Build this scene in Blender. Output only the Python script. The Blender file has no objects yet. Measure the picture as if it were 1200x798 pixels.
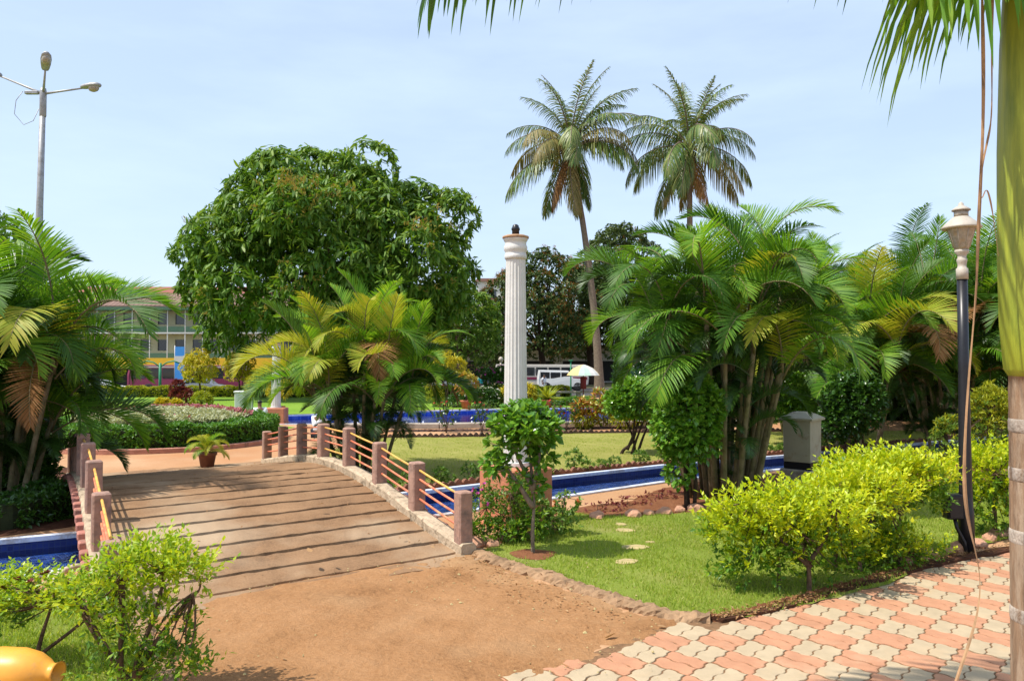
import bpy, bmesh, math, random
import numpy as np
from mathutils import Vector, Matrix
from mathutils.geometry import tessellate_polygon

# ------------------------------------------------------------------ camera, sky, sun, exposure
sc = bpy.context.scene
R_ = math.radians
CAMZ, FPX = 2.2, 900.0
PIT = math.atan(25 / 900)
cam = bpy.data.objects.new('camera', bpy.data.cameras.new('camera'))
sc.collection.objects.link(cam)
cam.location = (0, 0, CAMZ)
cam.rotation_euler = (math.pi / 2 + PIT, 0, 0)
cam.data.sensor_width = 36
cam.data.lens = 36 * FPX / 1200
cam.data.clip_start = 0.05
cam.data.clip_end = 3000
sc.camera = cam

SUN_EL, SUN_DX, SUN_DY = R_(60), -0.945, -0.327      # towards the sun, on the ground plan
world = bpy.data.worlds.new('World')
sc.world = world
world.use_nodes = True
wn = world.node_tree.nodes
wl = world.node_tree.links
bgn = wn['Background']
sky = wn.new('ShaderNodeTexSky')
sky.sky_type = 'NISHITA'
sky.sun_disc = False
sky.sun_elevation = SUN_EL
sky.sun_rotation = math.atan2(SUN_DX, SUN_DY)
sky.air_density = 1.0
sky.dust_density = 1.6
sky.ozone_density = 1.4
sky.altitude = 0
bgn.inputs['Strength'].default_value = 0.15
# thin cirrus: a high-altitude veil mixed into the sky by direction
tc = wn.new('ShaderNodeTexCoord')
mp = wn.new('ShaderNodeMapping')
mp.inputs['Scale'].default_value = (1.2, 1.2, 5.0)
mp.inputs['Rotation'].default_value = (0.25, 0.1, 0.4)
nz = wn.new('ShaderNodeTexNoise')
nz.inputs['Scale'].default_value = 2.2
nz.inputs['Detail'].default_value = 7
nz.inputs['Roughness'].default_value = 0.55
rp = wn.new('ShaderNodeValToRGB')
rp.color_ramp.elements[0].position = 0.44
rp.color_ramp.elements[0].color = (0.43, 0.43, 0.43, 1)
rp.color_ramp.elements[1].position = 0.78
rp.color_ramp.elements[1].color = (0.60, 0.60, 0.60, 1)
mx = wn.new('ShaderNodeMixRGB')
mx.inputs['Color2'].default_value = (5.6, 6.75, 8.5, 1)
wl.new(tc.outputs['Generated'], mp.inputs['Vector'])
wl.new(mp.outputs['Vector'], nz.inputs['Vector'])
wl.new(nz.outputs['Fac'], rp.inputs['Fac'])
wl.new(rp.outputs['Color'], mx.inputs['Fac'])
wl.new(sky.outputs['Color'], mx.inputs['Color1'])
wl.new(mx.outputs['Color'], bgn.inputs['Color'])

sun = bpy.data.objects.new('sun', bpy.data.lights.new('sun', 'SUN'))
sc.collection.objects.link(sun)
sun.data.energy = 4.9
sun.data.angle = R_(0.53)
sun.data.color = (1.0, 0.945, 0.86)
sdir = Vector((SUN_DX * math.cos(SUN_EL), SUN_DY * math.cos(SUN_EL), math.sin(SUN_EL)))
sun.rotation_euler = sdir.to_track_quat('Z', 'Y').to_euler()

sc.view_settings.view_transform = 'Standard'
sc.view_settings.look = 'None'
sc.view_settings.gamma = 1
sc.view_settings.exposure = 0.25
sc.cycles.use_denoising = True
sc.cycles.max_bounces = 8
sc.cycles.diffuse_bounces = 4
sc.cycles.transmission_bounces = 6
sc.cycles.transparent_max_bounces = 12

# ------------------------------------------------------------------ helpers
rng = np.random.default_rng(11)
random.seed(11)
COL = sc.collection


def g(x, y, z=0.0):
    """ground point under a pixel of the 1200x798 photograph"""
    a, b = (x - 600) / FPX, -(y - 399) / FPX
    c, s = math.cos(PIT), math.sin(PIT)
    r = (a, c - b * s, s + b * c)
    t = (z - CAMZ) / r[2]
    return (r[0] * t, r[1] * t)


def nrm(a):
    a = np.asarray(a, float)
    return a / np.maximum(np.linalg.norm(a, axis=-1, keepdims=True), 1e-9)


class MB:
    def __init__(s):
        s.V, s.F, s.n = [], [], 0

    def add(s, V, F, mi=0, smooth=False):
        V = np.asarray(V, float).reshape(-1, 3)
        if not isinstance(F, list) or (F and np.isscalar(F[0][0])):
            F = [F]
        for f in F:
            f = np.asarray(f, int)
            if f.ndim == 1:
                f = f[None]
            s.F.append((f + s.n, mi, smooth))
        s.V.append(V)
        s.n += len(V)
        return s

    def box(s, c, d, mi=0, rz=0.0, bev=0.0, taper=1.0):
        x, y, z = [k / 2 for k in d]
        if bev <= 0:
            V = np.array([[sx * x * (taper if sz > 0 else 1), sy * y * (taper if sz > 0 else 1), sz * z]
                          for sz in (-1, 1) for sy in (-1, 1) for sx in (-1, 1)])
            F = [[0, 2, 3, 1], [4, 5, 7, 6], [0, 1, 5, 4], [2, 6, 7, 3], [0, 4, 6, 2], [1, 3, 7, 5]]
            V = rotz(V, rz) + np.array(c)
            s.add(V, np.array(F), mi)
        else:
            b = min(bev, x * .9, y * .9, z * .9)
            rings = []
            for zz, q in ((-z, b), (-z + b, 0), (z - b, 0), (z, b)):
                t = taper if zz > 0 else 1
                X, Y = (x - q) * t, (y - q) * t
                rings.append([[-X + b, -Y, zz], [X - b, -Y, zz], [X, -Y + b, zz], [X, Y - b, zz],
                              [X - b, Y, zz], [-X + b, Y, zz], [-X, Y - b, zz], [-X, -Y + b, zz]])
            V = rotz(np.array(rings).reshape(-1, 3), rz) + np.array(c)
            q = []
            for r in range(3):
                for k in range(8):
                    q.append([r * 8 + k, r * 8 + (k + 1) % 8, r * 8 + 8 + (k + 1) % 8, r * 8 + 8 + k])
            s.add(V, [np.array(q), np.array([[7, 6, 5, 4, 3, 2, 1, 0]]), np.array([[24 + k for k in range(8)]])], mi)
        return s

    def tube(s, P, rad, sides=8, mi=0, cap=True, smooth=True):
        P = np.asarray(P, float)
        n = len(P)
        rad = np.broadcast_to(np.asarray(rad, float), (n,))
        T = np.gradient(P, axis=0)
        T = nrm(T)
        ref = np.array([0., 0, 1]) if abs(T[0][2]) < .9 else np.array([1., 0, 0])
        V = []
        a = np.linspace(0, 2 * np.pi, sides, endpoint=False)
        u = nrm(np.cross(T[0], ref))
        for i in range(n):
            u = nrm(u - T[i] * np.dot(u, T[i]))
            w = np.cross(T[i], u)
            V.append(P[i] + rad[i] * (np.cos(a)[:, None] * u + np.sin(a)[:, None] * w))
        V = np.concatenate(V)
        q = []
        for i in range(n - 1):
            for k in range(sides):
                q.append([i * sides + k, i * sides + (k + 1) % sides, (i + 1) * sides + (k + 1) % sides, (i + 1) * sides + k])
        s.add(V, np.array(q), mi, smooth)
        if cap:
            m = s.n - len(V)
            s.F.append((np.array([[m + k for k in range(sides)][::-1]]), mi, False))
            s.F.append((np.array([[m + (n - 1) * sides + k for k in range(sides)]]), mi, False))
        return s

    def lathe(s, prof, seg=24, mi=0, c=(0, 0, 0), smooth=True, mod=None):
        a = np.linspace(0, 2 * np.pi, seg, endpoint=False)
        V = []
        for r, z in prof:
            rr = r * (mod(a, z) if mod else 1.0)
            V.append(np.stack([np.cos(a) * rr, np.sin(a) * rr, np.full(seg, z)], 1))
        n = len(prof)
        V = np.concatenate(V) + np.array(c)
        q = []
        for i in range(n - 1):
            for k in range(seg):
                q.append([i * seg + k, i * seg + (k + 1) % seg, (i + 1) * seg + (k + 1) % seg, (i + 1) * seg + k])
        s.add(V, np.array(q), mi, smooth)
        m = s.n - len(V)
        s.F.append((np.array([[m + k for k in range(seg)][::-1]]), mi, False))
        s.F.append((np.array([[m + (n - 1) * seg + k for k in range(seg)]]), mi, False))
        return s

    def extrude(s, poly, axis, a0, a1, mi=0):
        """2-D polygon in the plane across `axis`, extruded between a0 and a1"""
        poly = np.asarray(poly, float)
        n = len(poly)
        V = np.zeros((2 * n, 3))
        o = [k for k in range(3) if k != axis]
        for j, av in enumerate((a0, a1)):
            V[j * n:(j + 1) * n, o[0]] = poly[:, 0]
            V[j * n:(j + 1) * n, o[1]] = poly[:, 1]
            V[j * n:(j + 1) * n, axis] = av
        q = np.array([[k, (k + 1) % n, n + (k + 1) % n, n + k] for k in range(n)])
        s.add(V, [q, np.arange(n)[::-1][None], (np.arange(n) + n)[None]], mi)
        return s

    def leaves(s, tm, P, R, S, mi=0):
        tv, tf = tm
        P = np.asarray(P, float)
        n = len(P)
        if n == 0:
            return s
        S = np.broadcast_to(np.asarray(S, float), (n,))
        V = P[:, None, :] + np.einsum('nij,kj->nki', R, tv) * S[:, None, None]
        k = len(tv)
        off = (np.arange(n) * k)[:, None, None]
        for f in tf:
            f = np.asarray(f)
            ff = (f[None] + off).reshape(-1, f.shape[1])
            s.F.append((ff + s.n, mi, False))
        s.V.append(V.reshape(-1, 3))
        s.n += n * k
        return s

    def mesh(s, name, mats):
        me = bpy.data.meshes.new(name)
        V = np.concatenate(s.V).astype(np.float32)
        me.vertices.add(len(V))
        me.vertices.foreach_set('co', V.ravel())
        lv = np.concatenate([f.ravel() for f, _, _ in s.F]).astype(np.int32)
        tot = np.concatenate([np.full(len(f), f.shape[1]) for f, _, _ in s.F])
        mid = np.concatenate([np.full(len(f), m) for f, m, _ in s.F]).astype(np.int32)
        sm = np.concatenate([np.full(len(f), x) for f, _, x in s.F])
        st = np.concatenate([[0], np.cumsum(tot)[:-1]]).astype(np.int32)
        me.loops.add(len(lv))
        me.loops.foreach_set('vertex_index', lv)
        me.polygons.add(len(tot))
        me.polygons.foreach_set('loop_start', st)
        me.polygons.foreach_set('material_index', mid)
        me.polygons.foreach_set('use_smooth', sm.astype(bool))
        for m in (mats if isinstance(mats, (list, tuple)) else [mats]):
            me.materials.append(m)
        me.update(calc_edges=True)
        me.validate()
        return me

    def obj(s, name, mats, parent=None, loc=None, rz=0):
        o = bpy.data.objects.new(name, s.mesh(name, mats))
        COL.objects.link(o)
        if parent is not None:
            o.parent = parent
        if loc is not None:
            o.location = loc
        o.rotation_euler.z = rz
        return o


def rotz(V, a):
    if not a:
        return np.asarray(V, float)
    c, s = math.cos(a), math.sin(a)
    V = np.asarray(V, float)
    return np.stack([V[:, 0] * c - V[:, 1] * s, V[:, 0] * s + V[:, 1] * c, V[:, 2]], 1)


def tag(o, label, cat, group=None, kind=None):
    o['label'] = label
    o['category'] = cat
    if group:
        o['group'] = group
    if kind:
        o['kind'] = kind
    return o


def thing(name, label, cat, loc=(0, 0, 0), rz=0.0, group=None):
    o = bpy.data.objects.new(name, None)
    o.empty_display_size = 0.2
    COL.objects.link(o)
    o.location = loc
    o.rotation_euler = (0, 0, rz)
    return tag(o, label, cat, group)


def struct(o):
    o['kind'] = 'structure'
    return o


def stuff(o, label, cat):
    return tag(o, label, cat, kind='stuff')


def dup(root, loc=None, rz=None, label=None, group=None, scale=None):
    r = root.copy()
    COL.objects.link(r)
    if loc is not None:
        r.location = loc
    if rz is not None:
        r.rotation_euler.z = rz
    if scale is not None:
        r.scale = (scale,) * 3 if np.isscalar(scale) else scale
    if label:
        r['label'] = label
    if group:
        r['group'] = group
    for ch in list(root.children):
        c = ch.copy()
        COL.objects.link(c)
        c.parent = r
        for gch in list(ch.children):
            d = gch.copy()
            COL.objects.link(d)
            d.parent = c
    return r


def frames(D, roll=None, ref=None):
    X = nrm(D)
    n = len(X)
    ref = np.array([0, 0, 1.0]) if ref is None else np.asarray(ref, float)
    Y = np.cross(np.broadcast_to(ref, X.shape), X)
    bad = np.linalg.norm(Y, axis=1) < 1e-3
    Y[bad] = [0, 1, 0]
    Y = nrm(Y)
    Z = np.cross(X, Y)
    if roll is not None:
        c, s = np.cos(roll)[:, None], np.sin(roll)[:, None]
        Y, Z = Y * c + Z * s, Z * c - Y * s
    return np.stack([X, Y, Z], 2)


def sph(n):
    v = rng.normal(size=(n, 3))
    return nrm(v)


def U(a, b, n=None):
    return rng.uniform(a, b, n)


# leaf shapes lie along +x, face +z
def lf_fold(w, up=.1):
    return (np.array([[0, 0, 0], [.42, w / 2, up], [1, 0, 0], [.42, -w / 2, up]]), [np.array([[0, 3, 2], [0, 2, 1]])])


def lf_long(w, droop=.18):
    return (np.array([[0, 0, 0], [.3, w / 2, .02], [.3, -w / 2, .02], [.7, w * .42, -droop * .5], [.7, -w * .42, -droop * .5], [1, 0, -droop]]),
            [np.array([[0, 2, 1], [3, 4, 5]]), np.array([[1, 2, 4, 3]])])


def lf_round(w, up=.08):
    return (np.array([[0, 0, 0], [.25, w * .4, up], [.62, w * .5, up], [1, 0, 0], [.62, -w * .5, up], [.25, -w * .4, up], [.5, 0, 0]]),
            [np.array([[0, 6, 1], [1, 6, 2], [2, 6, 3], [3, 6, 4], [4, 6, 5], [5, 6, 0]])])


# ------------------------------------------------------------------ materials
def newmat(name):
    m = bpy.data.materials.new(name)
    m.use_nodes = True
    return m, m.node_tree.nodes, m.node_tree.links


def ramp(n, stops):
    r = n.new('ShaderNodeValToRGB')
    e = r.color_ramp.elements
    while len(e) < len(stops):
        e.new(0.5)
    for k, (p, c) in enumerate(stops):
        e[k].position = p
        e[k].color = (*c, 1)
    return r


def col(name, c, rough=.7, metal=0, var=.15, scale=6.0, bump=0.0, bscale=40, spots=None, spec=.4, stain=None, stretch=None):
    """base colour c with soft variation, optional bump, optional dirt (colour, noise scale, low, high)"""
    m, n, l = newmat(name)
    b = n['Principled BSDF']
    b.inputs['Roughness'].default_value = rough
    b.inputs['Metallic'].default_value = metal
    b.inputs['Specular IOR Level'].default_value = spec
    t = n.new('ShaderNodeTexCoord')
    a = n.new('ShaderNodeTexNoise')
    a.inputs['Scale'].default_value = scale
    a.inputs['Detail'].default_value = 6
    a.inputs['Roughness'].default_value = .65
    src = t.outputs['Object']
    if stretch:
        mpn = n.new('ShaderNodeMapping')
        mpn.inputs['Scale'].default_value = stretch
        l.new(src, mpn.inputs['Vector'])
        src = mpn.outputs['Vector']
    l.new(src, a.inputs['Vector'])
    lo = tuple(k * (1 - var) for k in c)
    hi = tuple(min(1, k * (1 + var)) for k in c)
    r = ramp(n, [(.3, lo), (.7, hi)])
    l.new(a.outputs['Fac'], r.inputs['Fac'])
    out = r.outputs['Color']
    if stain:
        sc_, lo_, hi_, scl = stain[0], stain[2], stain[3], stain[1]
        a2 = n.new('ShaderNodeTexNoise')
        a2.inputs['Scale'].default_value = scl
        a2.inputs['Detail'].default_value = 8
        a2.inputs['Roughness'].default_value = .7
        l.new(src, a2.inputs['Vector'])
        r2 = ramp(n, [(lo_, (0, 0, 0)), (hi_, (1, 1, 1))])
        l.new(a2.outputs['Fac'], r2.inputs['Fac'])
        mixn = n.new('ShaderNodeMixRGB')
        l.new(r2.outputs['Color'], mixn.inputs['Fac'])
        l.new(out, mixn.inputs['Color1'])
        mixn.inputs['Color2'].default_value = (*sc_, 1)
        out = mixn.outputs['Color']
    l.new(out, b.inputs['Base Color'])
    if bump:
        a3 = n.new('ShaderNodeTexNoise')
        a3.inputs['Scale'].default_value = bscale
        a3.inputs['Detail'].default_value = 8
        l.new(src, a3.inputs['Vector'])
        bp = n.new('ShaderNodeBump')
        bp.inputs['Strength'].default_value = bump
        bp.inputs['Distance'].default_value = .02
        l.new(a3.outputs['Fac'], bp.inputs['Height'])
        l.new(bp.outputs['Normal'], b.inputs['Normal'])
    return m


def leaf(name, cols, trans=.3, rough=.42, spec=.45, tint=1.6):
    """leaf blades: colour differs from blade to blade; light passes through"""
    m, n, l = newmat(name)
    b = n['Principled BSDF']
    b.inputs['Roughness'].default_value = rough
    b.inputs['Specular IOR Level'].default_value = spec
    gm = n.new('ShaderNodeNewGeometry')
    k = len(cols)
    r = ramp(n, [(i / max(1, k - 1), c) for i, c in enumerate(cols)])
    oi = n.new('ShaderNodeObjectInfo')
    ad = n.new('ShaderNodeMath')
    ad.operation = 'MULTIPLY_ADD'
    ad.inputs[1].default_value = .75
    l.new(gm.outputs['Random Per Island'], ad.inputs[0])
    mu = n.new('ShaderNodeMath')
    mu.operation = 'MULTIPLY'
    mu.inputs[1].default_value = .25
    l.new(oi.outputs['Random'], mu.inputs[0])
    l.new(mu.outputs[0], ad.inputs[2])
    l.new(ad.outputs[0], r.inputs['Fac'])
    l.new(r.outputs['Color'], b.inputs['Base Color'])
    tr = n.new('ShaderNodeBsdfTranslucent')
    mc = n.new('ShaderNodeMixRGB')
    mc.blend_type = 'MULTIPLY'
    mc.inputs['Fac'].default_value = 1
    mc.inputs['Color2'].default_value = (tint * 1.1, tint, tint * .5, 1)
    l.new(r.outputs['Color'], mc.inputs['Color1'])
    l.new(mc.outputs['Color'], tr.inputs['Color'])
    mxs = n.new('ShaderNodeMixShader')
    mxs.inputs['Fac'].default_value = trans
    l.new(b.outputs['BSDF'], mxs.inputs[1])
    l.new(tr.outputs['BSDF'], mxs.inputs[2])
    l.new(mxs.outputs['Shader'], n['Material Output'].inputs['Surface'])
    return m


def ground_mat(name, stops, scale=.8, fine=30, bump=.5, rough=.95, patch=None, dist=.02):
    m, n, l = newmat(name)
    b = n['Principled BSDF']
    b.inputs['Roughness'].default_value = rough
    b.inputs['Specular IOR Level'].default_value = .15
    t = n.new('ShaderNodeTexCoord')
    a = n.new('ShaderNodeTexNoise')
    a.inputs['Scale'].default_value = scale
    a.inputs['Detail'].default_value = 10
    a.inputs['Roughness'].default_value = .62
    l.new(t.outputs['Object'], a.inputs['Vector'])
    f = n.new('ShaderNodeTexNoise')
    f.inputs['Scale'].default_value = fine
    f.inputs['Detail'].default_value = 6
    f.inputs['Roughness'].default_value = .7
    l.new(t.outputs['Object'], f.inputs['Vector'])
    mi = n.new('ShaderNodeMath')
    mi.operation = 'MULTIPLY_ADD'
    mi.inputs[1].default_value = .45
    l.new(f.outputs['Fac'], mi.inputs[0])
    mu = n.new('ShaderNodeMath')
    mu.operation = 'MULTIPLY'
    mu.inputs[1].default_value = .55
    l.new(a.outputs['Fac'], mu.inputs[0])
    l.new(mu.outputs[0], mi.inputs[2])
    r = ramp(n, stops)
    l.new(mi.outputs[0], r.inputs['Fac'])
    out = r.outputs['Color']
    if patch:
        pc, psc, lo, hi = patch
        a2 = n.new('ShaderNodeTexNoise')
        a2.inputs['Scale'].default_value = psc
        a2.inputs['Detail'].default_value = 5
        l.new(t.outputs['Object'], a2.inputs['Vector'])
        r2 = ramp(n, [(lo, (0, 0, 0)), (hi, (1, 1, 1))])
        l.new(a2.outputs['Fac'], r2.inputs['Fac'])
        mm = n.new('ShaderNodeMixRGB')
        l.new(r2.outputs['Color'], mm.inputs['Fac'])
        l.new(out, mm.inputs['Color1'])
        mm.inputs['Color2'].default_value = (*pc, 1)
        out = mm.outputs['Color']
    l.new(out, b.inputs['Base Color'])
    bp = n.new('ShaderNodeBump')
    bp.inputs['Strength'].default_value = bump
    bp.inputs['Distance'].default_value = dist
    l.new(f.outputs['Fac'], bp.inputs['Height'])
    l.new(bp.outputs['Normal'], b.inputs['Normal'])
    return m


def tile_mat(name, c1, c2, grout, size, vertical=False, rough=.25):
    """small mosaic tiles: grid of tiles, each of its own shade"""
    m, n, l = newmat(name)
    b = n['Principled BSDF']
    b.inputs['Roughness'].default_value = rough
    t = n.new('ShaderNodeTexCoord')
    br = n.new('ShaderNodeTexBrick')
    br.offset = 0
    br.inputs['Color1'].default_value = (*c1, 1)
    br.inputs['Color2'].default_value = (*c2, 1)
    br.inputs['Mortar'].default_value = (*grout, 1)
    br.inputs['Scale'].default_value = 1
    br.inputs['Mortar Size'].default_value = size * .07
    br.inputs['Brick Width'].default_value = size
    br.inputs['Row Height'].default_value = size
    sp = n.new('ShaderNodeSeparateXYZ')
    cb = n.new('ShaderNodeCombineXYZ')
    l.new(t.outputs['Object'], sp.inputs[0])
    mp_ = n.new('ShaderNodeVectorRotate')
    mp_.rotation_type = 'Z_AXIS'
    mp_.inputs['Angle'].default_value = -.72
    if vertical:
        ad = n.new('ShaderNodeMath')
        ad.operation = 'ADD'
        l.new(sp.outputs['X'], ad.inputs[0])
        l.new(sp.outputs['Y'], ad.inputs[1])
        sq = n.new('ShaderNodeMath')
        sq.operation = 'MULTIPLY'
        sq.inputs[1].default_value = .71
        l.new(ad.outputs[0], sq.inputs[0])
        l.new(sq.outputs[0], cb.inputs['X'])
        l.new(sp.outputs['Z'], cb.inputs['Y'])
        l.new(cb.outputs[0], br.inputs['Vector'])
    else:
        l.new(t.outputs['Object'], mp_.inputs['Vector'])
        l.new(mp_.outputs[0], br.inputs['Vector'])
    l.new(br.outputs['Color'], b.inputs['Base Color'])
    return m


def water_mat(name, tint):
    m, n, l = newmat(name)
    n.remove(n['Principled BSDF'])
    gl = n.new('ShaderNodeBsdfGlossy')
    gl.inputs['Roughness'].default_value = .03
    tr = n.new('ShaderNodeBsdfTransparent')
    tr.inputs['Color'].default_value = (*tint, 1)
    fr = n.new('ShaderNodeFresnel')
    fr.inputs['IOR'].default_value = 1.33
    mxs = n.new('ShaderNodeMixShader')
    t = n.new('ShaderNodeTexCoord')
    a = n.new('ShaderNodeTexNoise')
    a.inputs['Scale'].default_value = 7
    a.inputs['Detail'].default_value = 3
    l.new(t.outputs['Object'], a.inputs['Vector'])
    bp = n.new('ShaderNodeBump')
    bp.inputs['Strength'].default_value = .35
    bp.inputs['Distance'].default_value = .03
    l.new(a.outputs['Fac'], bp.inputs['Height'])
    l.new(bp.outputs['Normal'], gl.inputs['Normal'])
    l.new(bp.outputs['Normal'], fr.inputs['Normal'])
    l.new(fr.outputs['Fac'], mxs.inputs['Fac'])
    l.new(tr.outputs[0], mxs.inputs[1])
    l.new(gl.outputs[0], mxs.inputs[2])
    l.new(mxs.outputs[0], n['Material Output'].inputs['Surface'])
    return m


M = {}
M['soil'] = ground_mat('soil', [(.3, (.33, .165, .075)), (.5, (.44, .25, .13)), (.7, (.52, .33, .19))], .5, 22, .5,
                       patch=((.42, .20, .09), .35, .5, .66))
M['sand'] = ground_mat('sand', [(.3, (.17, .080, .032)), (.46, (.335, .168, .070)), (.7, (.45, .25, .12))], 1.0, 30, .8,
                       patch=((.42, .25, .125), .8, .52, .74), dist=.03)
M['red_soil'] = ground_mat('red_soil', [(.3, (.15, .055, .025)), (.5, (.27, .11, .05)), (.7, (.38, .18, .09))], 3, 30, 1.0, dist=.05)
M['mulch'] = ground_mat('mulch', [(.3, (.05, .022, .012)), (.5, (.13, .055, .03)), (.7, (.26, .11, .06))], 6, 60, 1.0, dist=.05)
M['lawn'] = ground_mat('lawn', [(.3, (.15, .20, .025)), (.5, (.24, .30, .045)), (.7, (.33, .36, .08))], .7, 90, .9,
                       patch=((.33, .31, .10), .55, .52, .72), dist=.03)
M['lawn_far'] = ground_mat('lawn_far', [(.3, (.12, .22, .02)), (.5, (.17, .30, .03)), (.7, (.24, .36, .05))], .35, 40, .8, dist=.03)
M['lawn_dry'] = ground_mat('lawn_dry', [(.3, (.17, .18, .03)), (.5, (.28, .27, .065)), (.7, (.38, .34, .11))], .5, 60, .8, dist=.03)
M['asphalt'] = ground_mat('asphalt', [(.3, (.05, .05, .05)), (.7, (.09, .085, .08))], 1, 30, .4)
M['far_ground'] = ground_mat('far_ground', [(.3, (.13, .14, .05)), (.7, (.26, .2, .1))], .05, 2, .3)
M['deck'] = ground_mat('deck_concrete', [(.3, (.105, .06, .036)), (.46, (.235, .135, .070)), (.7, (.35, .21, .112))], 1.6, 42, .5,
                       patch=((.40, .29, .185), .42, .50, .64))
M['groove'] = col('groove_grime', (.04, .024, .014), .95, var=.3, scale=20, spec=.1)
M['kerb'] = col('kerb_concrete', (.46, .36, .25), .95, var=.25, scale=9, bump=.8, bscale=25, spec=.1,
                stain=((.16, .12, .08), 6, .52, .66))
M['kerb_pink'] = col('kerb_painted', (.42, .19, .13), .9, var=.25, scale=5, bump=.4, stain=((.16, .1, .07), 4, .55, .7))
M['post'] = col('post_paint', (.37, .22, .165), .85, var=.2, scale=7, bump=.5, bscale=30, spec=.2,
                stain=((.17, .125, .105), 4.5, .48, .68))
M['kerb_earth'] = col('kerb_earth', (.31, .195, .11), .95, var=.3, scale=6, bump=.8, bscale=25, spec=.1, stain=((.17, .11, .065), 5, .54, .66))
M['edge_dark'] = col('edging_dark', (.10, .055, .04), .95, var=.4, scale=7, bump=.6, stain=((.04, .03, .025), 4, .45, .65))
M['joint'] = col('joint_sand', (.20, .115, .06), .95, var=.3, scale=20, bump=.5, spec=.1)
M['fascia'] = col('fascia_paint', (.42, .17, .125), .85, var=.25, scale=5, bump=.5, stain=((.2, .12, .09), 4, .5, .68))
M['rail_red'] = col('rail_red', (.62, .17, .09), .5, var=.25, scale=8, stain=((.6, .33, .16), 9, .5, .62))
M['rail_yellow'] = col('rail_yellow', (.70, .40, .09), .5, var=.2, scale=8, stain=((.55, .2, .08), 6, .52, .66))
M['tile_wall'] = tile_mat('tile_wall', (.004, .012, .10), (.008, .024, .16), (.02, .035, .12), .06, True)
M['tile_floor'] = tile_mat('tile_floor', (.025, .085, .34), (.002, .009, .065), (.06, .11, .26), .075)
M['tile_pool'] = tile_mat('tile_pool', (.012, .08, .48), (.009, .05, .36), (.05, .12, .5), .3)
M['rim'] = col('rim_white', (.60, .66, .78), .5, var=.15, scale=12, stain=((.34, .26, .19), 2.2, .5, .66))
M['water'] = water_mat('water', (.80, .9, 1.0))
M['pav_pink'] = col('paver_pink', (.46, .228, .130), .88, var=.14, scale=5, bump=.35, bscale=120, spec=.2, stain=((.50, .32, .2), 1.3, .54, .74))
M['pav_cream'] = col('paver_cream', (.43, .335, .215), .88, var=.12, scale=5, bump=.35, bscale=120, spec=.2, stain=((.48, .34, .2), 1.3, .54, .74))
M['white_paint'] = col('white_paint', (.62, .61, .57), .6, var=.08, scale=5, bump=.15, stain=((.5, .42, .32), 4, .6, .75))
M['ochre'] = col('capital_ochre', (.40, .24, .13), .8, var=.2, scale=9, stain=((.25, .14, .08), 5, .5, .65))
M['pink_wall'] = col('terracotta_paint', (.50, .19, .10), .85, var=.15, scale=5, bump=.3, stain=((.3, .12, .07), 4, .55, .7))
M['black'] = col('black_paint', (.014, .014, .018), .35, var=.2, scale=20)
M['dark'] = col('dark_grime', (.02, .02, .02), .8)
M['steel'] = col('galvanised', (.34, .34, .34), .5, .3, .15, 9, stain=((.22, .2, .18), 5, .5, .7))
M['lamp_cap'] = col('lamp_cap_paint', (.44, .39, .32), .55, var=.12, scale=14, stain=((.28, .2, .13), 9, .6, .75))
M['frost'] = col('frosted_glass', (.33, .29, .23), .2, var=.4, scale=22, stain=((.36, .26, .15), 14, .5, .68))
M['bark'] = col('bark', (.12, .078, .05), .95, var=.4, scale=14, bump=1, bscale=30, spec=.1)
M['bark_dark'] = col('bark_dark', (.055, .036, .026), .95, var=.4, scale=14, bump=1, bscale=30, spec=.1)
M['bark_grey'] = col('bark_grey', (.20, .155, .115), .95, var=.3, scale=10, bump=.8, bscale=25, spec=.1)
M['stem_palm'] = col('palm_stem', (.16, .135, .06), .8, var=.4, scale=8, bump=.5, stain=((.27, .2, .12), 5, .45, .65))
M['pot'] = col('terracotta_pot', (.40, .13, .06), .8, var=.2, scale=9)
M['pot_dark'] = col('dark_pot', (.16, .055, .035), .6, var=.2, scale=9)
M['grey_box'] = col('cabinet_grey', (.42, .375, .27), .55, var=.1, scale=4, stain=((.26, .17, .09), 3.3, .55, .72))
M['concrete'] = col('concrete', (.36, .31, .25), .95, var=.2, scale=5, bump=.5, stain=((.17, .14, .11), 3, .52, .7))
M['glass'] = col('dark_glass', (.02, .024, .03), .08, var=.1, spec=.8)
M['chrome'] = col('chrome', (.6, .6, .62), .25, .9, .05)
M['tyre'] = col('tyre_rubber', (.02, .02, .02), .85)
M['red_lamp'] = col('tail_lamp', (.55, .02, .015), .25)
M['yellow_plastic'] = col('yellow_plastic', (.78, .36, .05), .4, var=.12, scale=5, stain=((.6, .3, .1), 6, .56, .72))
M['hose'] = col('hose', (.55, .44, .3), .6, var=.15)
M['skin'] = col('skin', (.17, .085, .05), .6, var=.06)
M['hair'] = col('hair', (.012, .010, .010), .5)
M['cloth_white'] = col('cloth_white', (.75, .76, .8), .9, var=.05)
M['cloth_teal'] = col('cloth_teal', (.02, .30, .36), .9, var=.08)
M['cloth_maroon'] = col('cloth_maroon', (.16, .02, .03), .9, var=.08)
M['cloth_dark'] = col('cloth_dark', (.03, .035, .05), .9, var=.1)
M['stone'] = col('field_stone', (.47, .25, .155), .95, var=.3, scale=6, bump=.7, bscale=20)
M['step_stone'] = col('stepping_stone', (.42, .33, .15), .95, var=.2, scale=7, bump=.5)
M['brick_edge'] = col('edging_brick', (.22, .10, .06), .95, var=.4, scale=7, bump=.6, stain=((.07, .05, .03), 4, .5, .65))
M['dry_leaf'] = leaf('dry_leaf', [(.22, .10, .04), (.36, .2, .09), (.5, .36, .2)], .15, .8, .1, 1.1)
M['bag_white'] = M['cloth_white']

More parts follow.
